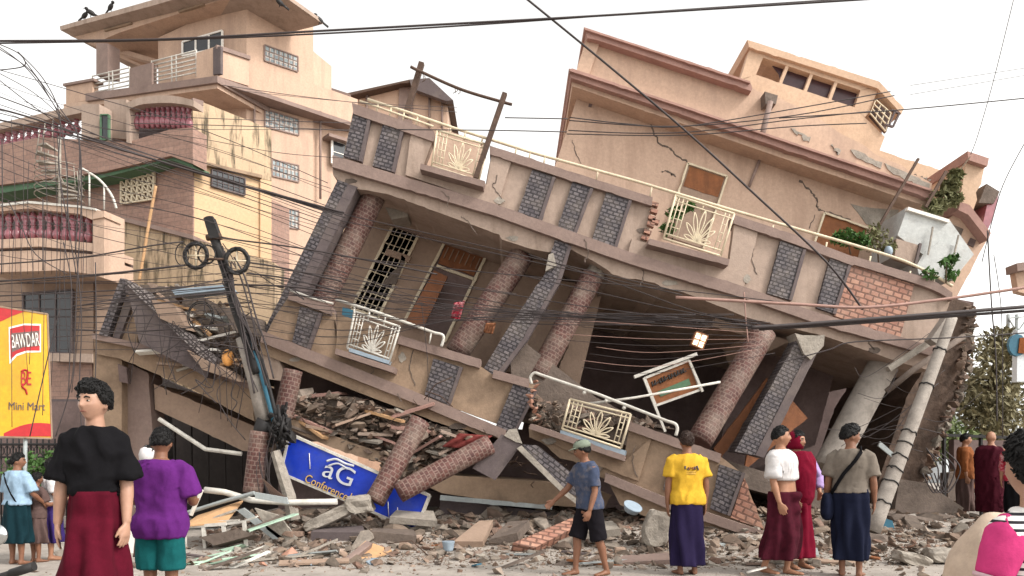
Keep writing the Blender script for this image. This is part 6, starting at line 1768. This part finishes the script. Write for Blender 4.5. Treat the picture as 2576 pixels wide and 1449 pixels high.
# man with pulled-up white shirt
person('man with white shirt pulled up over his belly and a maroon longyi', 1972, 8.35, 1.66, R(48), SK1, wid=1.12, lean=R(-4), turn=R(28),
       armL=dict(up=(.2, -.05, -1), fo=(.02, -.25, -1), curl=.2), armR=dict(up=(-.16, -.05, -1), fo=(.0, -.30, -1), curl=.25),
       legL=((.02, -.1, -1), (0, .1, -1)), legR=((-.03, .16, -1), (0, .3, -1)),
       shirt=dict(m=m_whi, z0=1.10, g=.034, sleeve=.86, sr=.082, open=1.12, fold=.011), lower=dict(kind='wrap', m=m_marD, z0=.20, z1=.97, hem=(.24, .2), knot=.06), hair=dict(t=.012, front=.5, nape=-.3), vox=.010)
# woman behind in crimson shawl and headscarf
def shawl(root, k):
    hc, HR, hp = k['hc'], k['HR'], k['headpt']
    mb = MB()
    mb.tube([hc + HR @ Vector((0, .03, z)) for z in (-.10, -.05, .0, .06, .11, .135)], [(.10, .085), (.112, .098), (.118, .102), (.108, .096), (.07, .064), (.01, .01)], 20, ref=HR @ Vector((0, -1, 0)))
    mb.build('headscarf', m_crim, root)
    mb = MB()
    mb.tube([k['bend']((.03, -.02, z)) for z in (1.46, 1.36, 1.2, 1.05, .9, .8)], [(.12, .13), (.15, .20), (.17, .21), (.17, .19), (.16, .17), (.12, .14)], 22)
    me = solid(mb, .014, 4); fold(me, .012, 6, 2, 3)
    link('shawl', me, m_crim, root)
person('woman in a crimson shawl and headscarf standing behind the man in white', 2004, 8.9, 1.62, R(20), SK1, turn=R(20),
       armL=dict(up=(.62, .05, -.8), fo=(-.35, -.5, -.75), curl=.2), armR=dict(up=(-.2, 0, -1), fo=(.2, -.6, -.8)),
       shirt=dict(m=m_lav, z0=.9, g=.03, sleeve=1.75, sr=.08, fold=.01, name='blouse'), lower=dict(kind='wrap', m=m_crim, z0=.14, z1=1.0, hem=(.2, .16), knot=.03), hair=SHORT, extra=shawl, vox=.013)
# grey shirt man with shoulder bag
def bagx(root, k):
    b = k['bend']
    MB().tube([b(v) for v in ((-.12, .125, 1.42), (-.06, .145, 1.32), (.06, .150, 1.17), (.15, .13, 1.02), (.20, .07, .93))], [(.012, .02)] * 5, 8).build('bag_strap', m_blackT, root)
    MB().tube([b(v) for v in ((-.12, .125, 1.42), (-.11, .05, 1.47), (-.09, -.08, 1.40), (.0, -.155, 1.22), (.14, -.13, 1.0), (.2, -.02, .93))], [(.01, .02)] * 6, 8).build('bag_strap', m_blackT, root)
    mb = MB(); mb.tube([Vector((.235, .06, z)) for z in (.95, .93, .84, .72, .66, .64)], [(.09, .03), (.11, .05), (.13, .065), (.13, .07), (.11, .05), (.06, .02)], 16)
    me = solid(mb, .012, 3); fold(me, .006); link('shoulder_bag', me, m_dkb, root)
person('man in a grey t-shirt and dark blue longyi with a shoulder bag, seen from behind', 2140, 8.25, 1.66, R(150), SK2, turn=R(-62), nod=R(4),
       armL=dict(up=(.2, .06, -1), fo=(.1, -.1, -1), curl=.2), armR=dict(up=(-.2, -.05, -1), fo=(-.02, -.22, -1), curl=.2),
       shirt=dict(m=m_gryT, z0=.96, g=.028, sleeve=.82, sr=.078, open=1.1, fold=.010, name='t_shirt'), lower=dict(kind='wrap', m=m_dkb, z0=.20, z1=1.0, hem=(.185, .14), knot=.0), hair=dict(t=.022, front=.45, nape=-.4), extra=bagx, vox=.010)
# monk
def robex(root, k):
    mb = MB()
    mb.tube([k['bend']((.02, 0, z)) for z in (1.45, 1.38, 1.25, 1.05, .8, .5, .22)], [(.10, .12), (.145, .21), (.16, .24), (.17, .235), (.18, .23), (.185, .22), (.18, .22)], 26)
    me = solid(mb, .016, 4); fold(me, .018, 5, 1.3, 7)
    link('robe', me, m_robe, root)
person('bald monk in a dark maroon robe seen from behind at the right street', 2493, 13.2, 1.62, R(150), SK1, turn=R(-35), armL=dict(up=(.2, -.2, -1), fo=(-.2, -.8, -.4)), armR=dict(up=(-.25, -.2, -1), fo=(.2, -.8, -.2)), extra=robex, vox=.014)
person('person in an orange brown cloth standing beside the monk in the background', 2428, 13.8, 1.55, R(60), SK1, shirt=dict(m=m_orange, z0=.8, g=.04, sleeve=1.6, sr=.08, name='shirt'), lower=dict(kind='wrap', m=m_gbrn, z0=.15, z1=1.0, hem=(.18, .15)), hair=SHORT, vox=.014)
person('person in a red and dark outfit half hidden beyond the monk', 2556, 12.4, 1.5, R(-40), SK1, shirt=dict(m=m_redcl, z0=.85, g=.03, sleeve=1.3, name='shirt'), lower=dict(kind='wrap', m=m_blackT, z0=.15, z1=1.0, hem=(.18, .15)), hair=SHORT, vox=.014)
# students at the left
def bagstrap(root, k):
    b = k['bend']
    MB().tube([b(v) for v in ((.12, .13, 1.42), (.04, .16, 1.28), (-.08, .165, 1.1), (-.18, .12, .92))], [(.008, .014)] * 4, 8).build('bag_strap', m_blackT, root)
person('student in a pale blue shirt and dark green skirt seen from behind', 44, 9.2, 1.36, R(160), SK2, wid=1.1, turn=R(-50),
       armL=dict(up=(.25, -.1, -1), fo=(.05, -.3, -1)), armR=dict(up=(-.25, -.2, -1), fo=(.1, -.8, -.6)),
       shirt=dict(m=m_ltb, z0=.93, g=.035, sleeve=.9, sr=.08, open=1.15, fold=.01), lower=dict(kind='wrap', m=m_dgrn, z0=.34, z1=1.03, hem=(.22, .17), knot=0), hair=dict(t=.016, front=.5, nape=-.5, bun=1), extra=bagstrap, vox=.012)
person('child in a grey brown dress beside the pale blue student', 92, 9.4, 1.12, R(150), SK2, armL=dict(up=(.3, -.3, -1), fo=(-.2, -.9, .1)), armR=dict(up=(-.25, -.3, -1), fo=(.2, -.9, .1)),
       shirt=dict(m=m_gbrn, z0=.85, g=.035, sleeve=.8, sr=.08, name='dress_top'), lower=dict(kind='wrap', m=m_gbrn, z0=.38, z1=1.03, hem=(.24, .18), knot=0, name='dress_skirt'), hair=dict(t=.016, front=.5, nape=-.5), vox=.013)
person('girl in a white blouse and violet skirt half hidden behind the man in black', 130, 9.6, 1.30, R(120), SK1, armL=dict(up=(.25, -.4, -1), fo=(-.2, -.9, .2)), armR=dict(up=(-.25, -.2, -1), fo=(.1, -.7, -.2)),
       shirt=dict(m=m_whi, z0=.95, g=.03, sleeve=.85, sr=.075, name='blouse'), lower=dict(kind='wrap', m=m_purS, z0=.30, z1=1.03, hem=(.19, .16), knot=0), hair=dict(t=.02, front=.5, nape=-.6, long=1), vox=.013)
person('person in a pinkish white scarf mostly hidden behind the purple shirt', 372, 9.0, 1.45, R(120), SK1, shirt=dict(m=m_whi, z0=.85, g=.03, sleeve=1.2, name='shirt'), lower=dict(kind='wrap', m=m_gbrn, z0=.15, z1=1.0), hair=SHORT, vox=.014,
       extra=lambda root, k: MB().tube([k['hc'] + Vector((0, .02, z)) for z in (-.1, 0, .08, .13)], [.1, .112, .09, .02], 18).build('headscarf', m_whi, root))
# girl close at the right edge, from behind, on her ride home
def pinkx(root, k):
    hc, HR = k['hc'], k['HR']
    MB().ball(hc + HR @ Vector((.0, .125, -.045)), .042, .034, .036).build('hair_tie', fab('pale_pink_band', srgb(238, 176, 212)), root)
    for sx in (1, -1):
        sh, el, wr, up, fo = k['arm'][sx]
        mb = MB(); e = sh + up * .19
        mb.tube([sh + Vector((-sx * .03, 0, .03)), sh + up * .02, sh + up * .10, e], [.05, .070, .076, .066], 18)
        me = solid(mb, .011, 4); fold(me, .006); link('sleeve', me, m_hotp, root)
        MB().tube([e - up * .004, e + up * .012], [.067, .065], 18).build('sleeve_hem', fab('pale_hem', srgb(232, 196, 204)), root)
person('girl with a ponytail in a striped top with hot pink sleeves', 2606, 2.25, 1.36, R(196), SK3, wid=.8, turn=R(0),
       armL=dict(up=(.3, -.1, -1), fo=(-.1, -.9, -.3)), armR=dict(up=(-.3, -.1, -1), fo=(.1, -.9, -.3)),
       shirt=dict(m=m_str, z0=.8, g=.022, sleeve=.3, sr=.07, name='striped_top', fold=.005, vox=.010), lower=dict(kind='wrap', m=m_tealsh, z0=.3, z1=.93, hem=(.2, .18)), hair=dict(t=.022, front=.5, nape=-.55, long=1, tail=1), extra=pinkx, vox=.008, base=0)
# beige bag beside her
mb = MB()
c = U(2490, 1425, 2.65)
for dz, dx, rx, ry in ((0, 0, 0, 0),):
    mb.tube([c + Vector((0, 0, z)) for z in (-.75, -.62, -.4, -.15, .02, .12, .185)], [(.1, .10), (.17, .15), (.185, .165), (.16, .15), (.125, .13), (.085, .10), (.035, .05)], 26, ref=(0, -1, 0))
me = solid(mb, .014, 5); fold(me, .008, 5, 4)
for v in me.vertices:
    k_ = v.co.z - c.z
    v.co.x += .2 * max(0, k_)
tag(link('canvas_bag', me, m_bagc), 'large bulging beige canvas sack beside the girl in pink sleeves', 'bag')

# motorcycle part at the left edge
t = thing('motorcycle', 'motorcycle at the left edge showing a chrome mirror and black grip', 'motorcycle', tuple(U(-40, 1449, 3.0)))
MD = 3.0
mb = MB(); mb.ball(U(-6, 1346, MD), .040, .016, .042, 20, 14); mb.build('mirror', M('chrome', srgb(200, 204, 206), rough=.12, var=.02, bst=0, metal=1), t)
MB().tube([U(-8, 1372, MD), U(-25, 1430, MD + .05), U(-30, 1470, MD + .05)], .006, 8).build('mirror_stem', m_steel, t)
MB().tube([U(-60, 1470, MD), U(20, 1446, MD), U(46, 1437, MD)], .016, 10).build('handlebar', m_black, t)
MB().tube([U(28, 1443, MD), U(86, 1424, MD)], .019, 12).build('grip', m_black, t)
mb = MB(); mb.tube([U(-60, 1480, MD + .1), U(-100, 1600, MD + .2), U(-160, 1700, MD + .4)], [.06, .12, .14], 12); mb.build('body', m_mar, t)
# fallen sandal and green bag by the man in white
t = thing('green_bag', 'translucent green plastic bag held low beside the maroon longyi', 'bag', tuple(U(1935, 1400, 8.5)))
mb = MB(); c = U(1940, 1372, 8.5)
mb.tube([c + Vector((.02 + .05 * z, 0, z)) for z in (-.14, -.12, 0, .12, .2)], [(.03, .03), (.05, .09), (.05, .10), (.04, .06), (.015, .02)], 14)
me = solid(mb, .012, 3); fold(me, .01, 9, 7); link('bag_body', me, fab('green_plastic', srgb(70, 138, 108)), t)
MB().tube([c + Vector((.03, 0, .19)), c + Vector((.05, .0, .34))], .008, 6).build('handle', m_white, t)
mb = MB(); c = U(1902, 1436, 8.3)
mb.tube([c + Vector((x, 0, -.02 + .02 * i)) for i, x in enumerate((-.10, -.04, .04, .11))], [(.012, .03), (.012, .042), (.012, .04), (.01, .03)], 12, ref=(0, 0, 1))
tag(mb.build('sandal', m_white), 'white sandal on the ground left of the maroon longyi man', 'sandal')
# ---------------------------------------------------------------- the street on the right
rg = random.Random(41)
def tree(lab, spots, d, base, n, size, mat, limb):
    t = thing('tree', lab, 'tree', tuple(U(base[0], HZ + 1.3 * F / d, d)))
    mb = MB()
    for x, y, r in spots: foliage(mb, U(x, y, d + rg.uniform(-.8, .8)), r, r * .8, r * 1.0, n, size, rg)
    mb.build('crown', mat, t)
    mb = MB()
    b = U(base[0], HZ + 1.3 * F / d, d)
    tp = U(limb[0][0], limb[0][1], d)
    mb.tube([b, b.lerp(tp, .5) + Vector((.1, 0, 0)), tp], [.28, .2, .1], 10)
    for x, y in limb[1:]: mb.tube([b.lerp(tp, .55), U((x + limb[0][0]) / 2, (y + limb[0][1]) / 2 + 20, d), U(x, y, d)], [.11, .07, .02], 7)
    mb.build('trunk', m_bark, t)
m_hazy = M('hazy_leaf', srgb(120, 113, 86), rough=.8, var=.3, scale=1.5, bst=0)  # distance haze is put into this dull olive leaf colour
m_hazyg = M('hazy_green_leaf', srgb(104, 116, 76), rough=.8, var=.3, scale=1.5, bst=0)  # same distance haze put into a greener leaf colour
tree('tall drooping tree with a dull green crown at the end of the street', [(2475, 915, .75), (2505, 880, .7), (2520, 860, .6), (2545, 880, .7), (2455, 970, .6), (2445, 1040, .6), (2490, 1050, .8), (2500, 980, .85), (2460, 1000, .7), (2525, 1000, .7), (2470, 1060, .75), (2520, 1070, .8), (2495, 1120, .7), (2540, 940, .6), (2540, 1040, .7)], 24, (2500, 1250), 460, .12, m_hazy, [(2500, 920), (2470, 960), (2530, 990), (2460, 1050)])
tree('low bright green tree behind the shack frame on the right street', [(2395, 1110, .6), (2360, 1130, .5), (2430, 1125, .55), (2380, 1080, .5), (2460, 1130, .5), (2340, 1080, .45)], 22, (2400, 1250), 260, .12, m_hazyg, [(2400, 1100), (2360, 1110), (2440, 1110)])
t = thing('pale_building', 'pale distant building between the leaning pole and the tree', 'building', tuple(U(2400, 1215, 40)))
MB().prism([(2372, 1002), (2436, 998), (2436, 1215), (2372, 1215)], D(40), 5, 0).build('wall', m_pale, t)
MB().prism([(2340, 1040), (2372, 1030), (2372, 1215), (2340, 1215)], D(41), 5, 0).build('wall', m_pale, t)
for y in (1012, 1048, 1084): MB().prism([(2382, y), (2424, y - 2), (2424, y + 20), (2382, y + 20)], D(40), .1, .06).build('window', m_zinc, t)
t = thing('steel_tower', 'pale blue lattice tower at the right edge of the picture', 'tower', tuple(U(2560, 1240, 28)))
for x in (2538, 2560, 2585):
    MB().bar((x, 790), (x - 3, 1240), 5, D(28), .1).build('post', m_zinc, t)
mb = MB()
for k in range(12):
    y = 800 + k * 36
    mb.bar((2538, y), (2585, y - 4), 3, D(28), .06, .04); mb.bar((2538, y), (2560, y + 36), 2.4, D(28), .05, .06); mb.bar((2585, y), (2560, y + 36), 2.4, D(28), .05, .06)
mb.build('bracing', m_zinc, t)
t = thing('street_shop_sign', 'blue and orange round sign board at the right edge', 'sign', tuple(U(2566, 900, 20)))
MB().prism([(2560, 830), (2600, 826), (2600, 960), (2558, 960)], D(20), .2, 0).build('board', m_pale, t)
MB().prism([(2560 + 22 * math.cos(a), 868 + 28 * math.sin(a)) for a in [i * .52 for i in range(12)]], D(20), .1, .04).build('round_print', m_teal, t)
MB().prism([(2566, 850), (2600, 846), (2600, 890), (2562, 888)], D(20), .1, .07).build('orange_print', m_orange, t)
t = thing('roof_corner', 'pinkish roof corner of a building beyond the right edge', 'building', tuple(U(2590, 740, 17)))
MB().prism([(2558, 662), (2640, 650), (2640, 672), (2560, 682)], D(17), .4, 0).build('eave', m_mauve, t)
MB().prism([(2554, 682), (2700, 662), (2700, 1320), (2610, 1320), (2606, 745), (2562, 734)], D(17.2), .2, 0).build('wall', m_pink, t)
t = thing('shack_frame', 'dark roadside shack with thin posts behind the monk', 'shack', tuple(U(2440, 1300, 15)))
for x in (2377, 2470, 2560): MB().bar((x, 1040 if x < 2400 else 1092), (x + 2, 1310), 5, D(15), .08).build('post', m_black, t)
MB().bar((2372, 1094), (2580, 1102), 7, D(15), .1, .03).build('beam', m_black, t)
MB().prism([(2400, 1106), (2540, 1108), (2540, 1190), (2400, 1180)], D(16.5), .2, 0).build('back_panel', m_dark, t)
for x, y, w_, h_, m__ in ((2385, 1190, 36, 70, m_concd), (2432, 1180, 30, 60, m_woodo), (2530, 1180, 30, 90, m_brownside)):
    MB().prism([(x, y), (x + w_, y - 4), (x + w_, y + h_), (x, y + h_)], D(16), .3, 0).build('goods', m__, t)
t = thing('fallen_roof_slab', 'dark broken roof slab sloping down right of the leaning pole', 'slab', tuple(U(2340, 1300, 12.8)))
MB().prism([(2262, 1205), (2330, 1215), (2425, 1278), (2415, 1292), (2330, 1290), (2250, 1290)], D(12.8), 1.2, 0).build('slab', m_concd, t)
lump(2300, 1330, 12.2, (.7, .5, .28), m_concd, 'dark heap of broken masonry at the right foot of the building', 12)
lump(2400, 1318, 12.8, (.6, .5, .2), m_concd, 'low dark masonry heap in front of the monk', 13)
tag(MB().prism([(2215, 1110), (2260, 1150), (2256, 1160), (2210, 1122)], D(12.2), .04).build('window_grille', m_zinc), 'bent pale grille hanging behind the grey shirt man', 'grille')
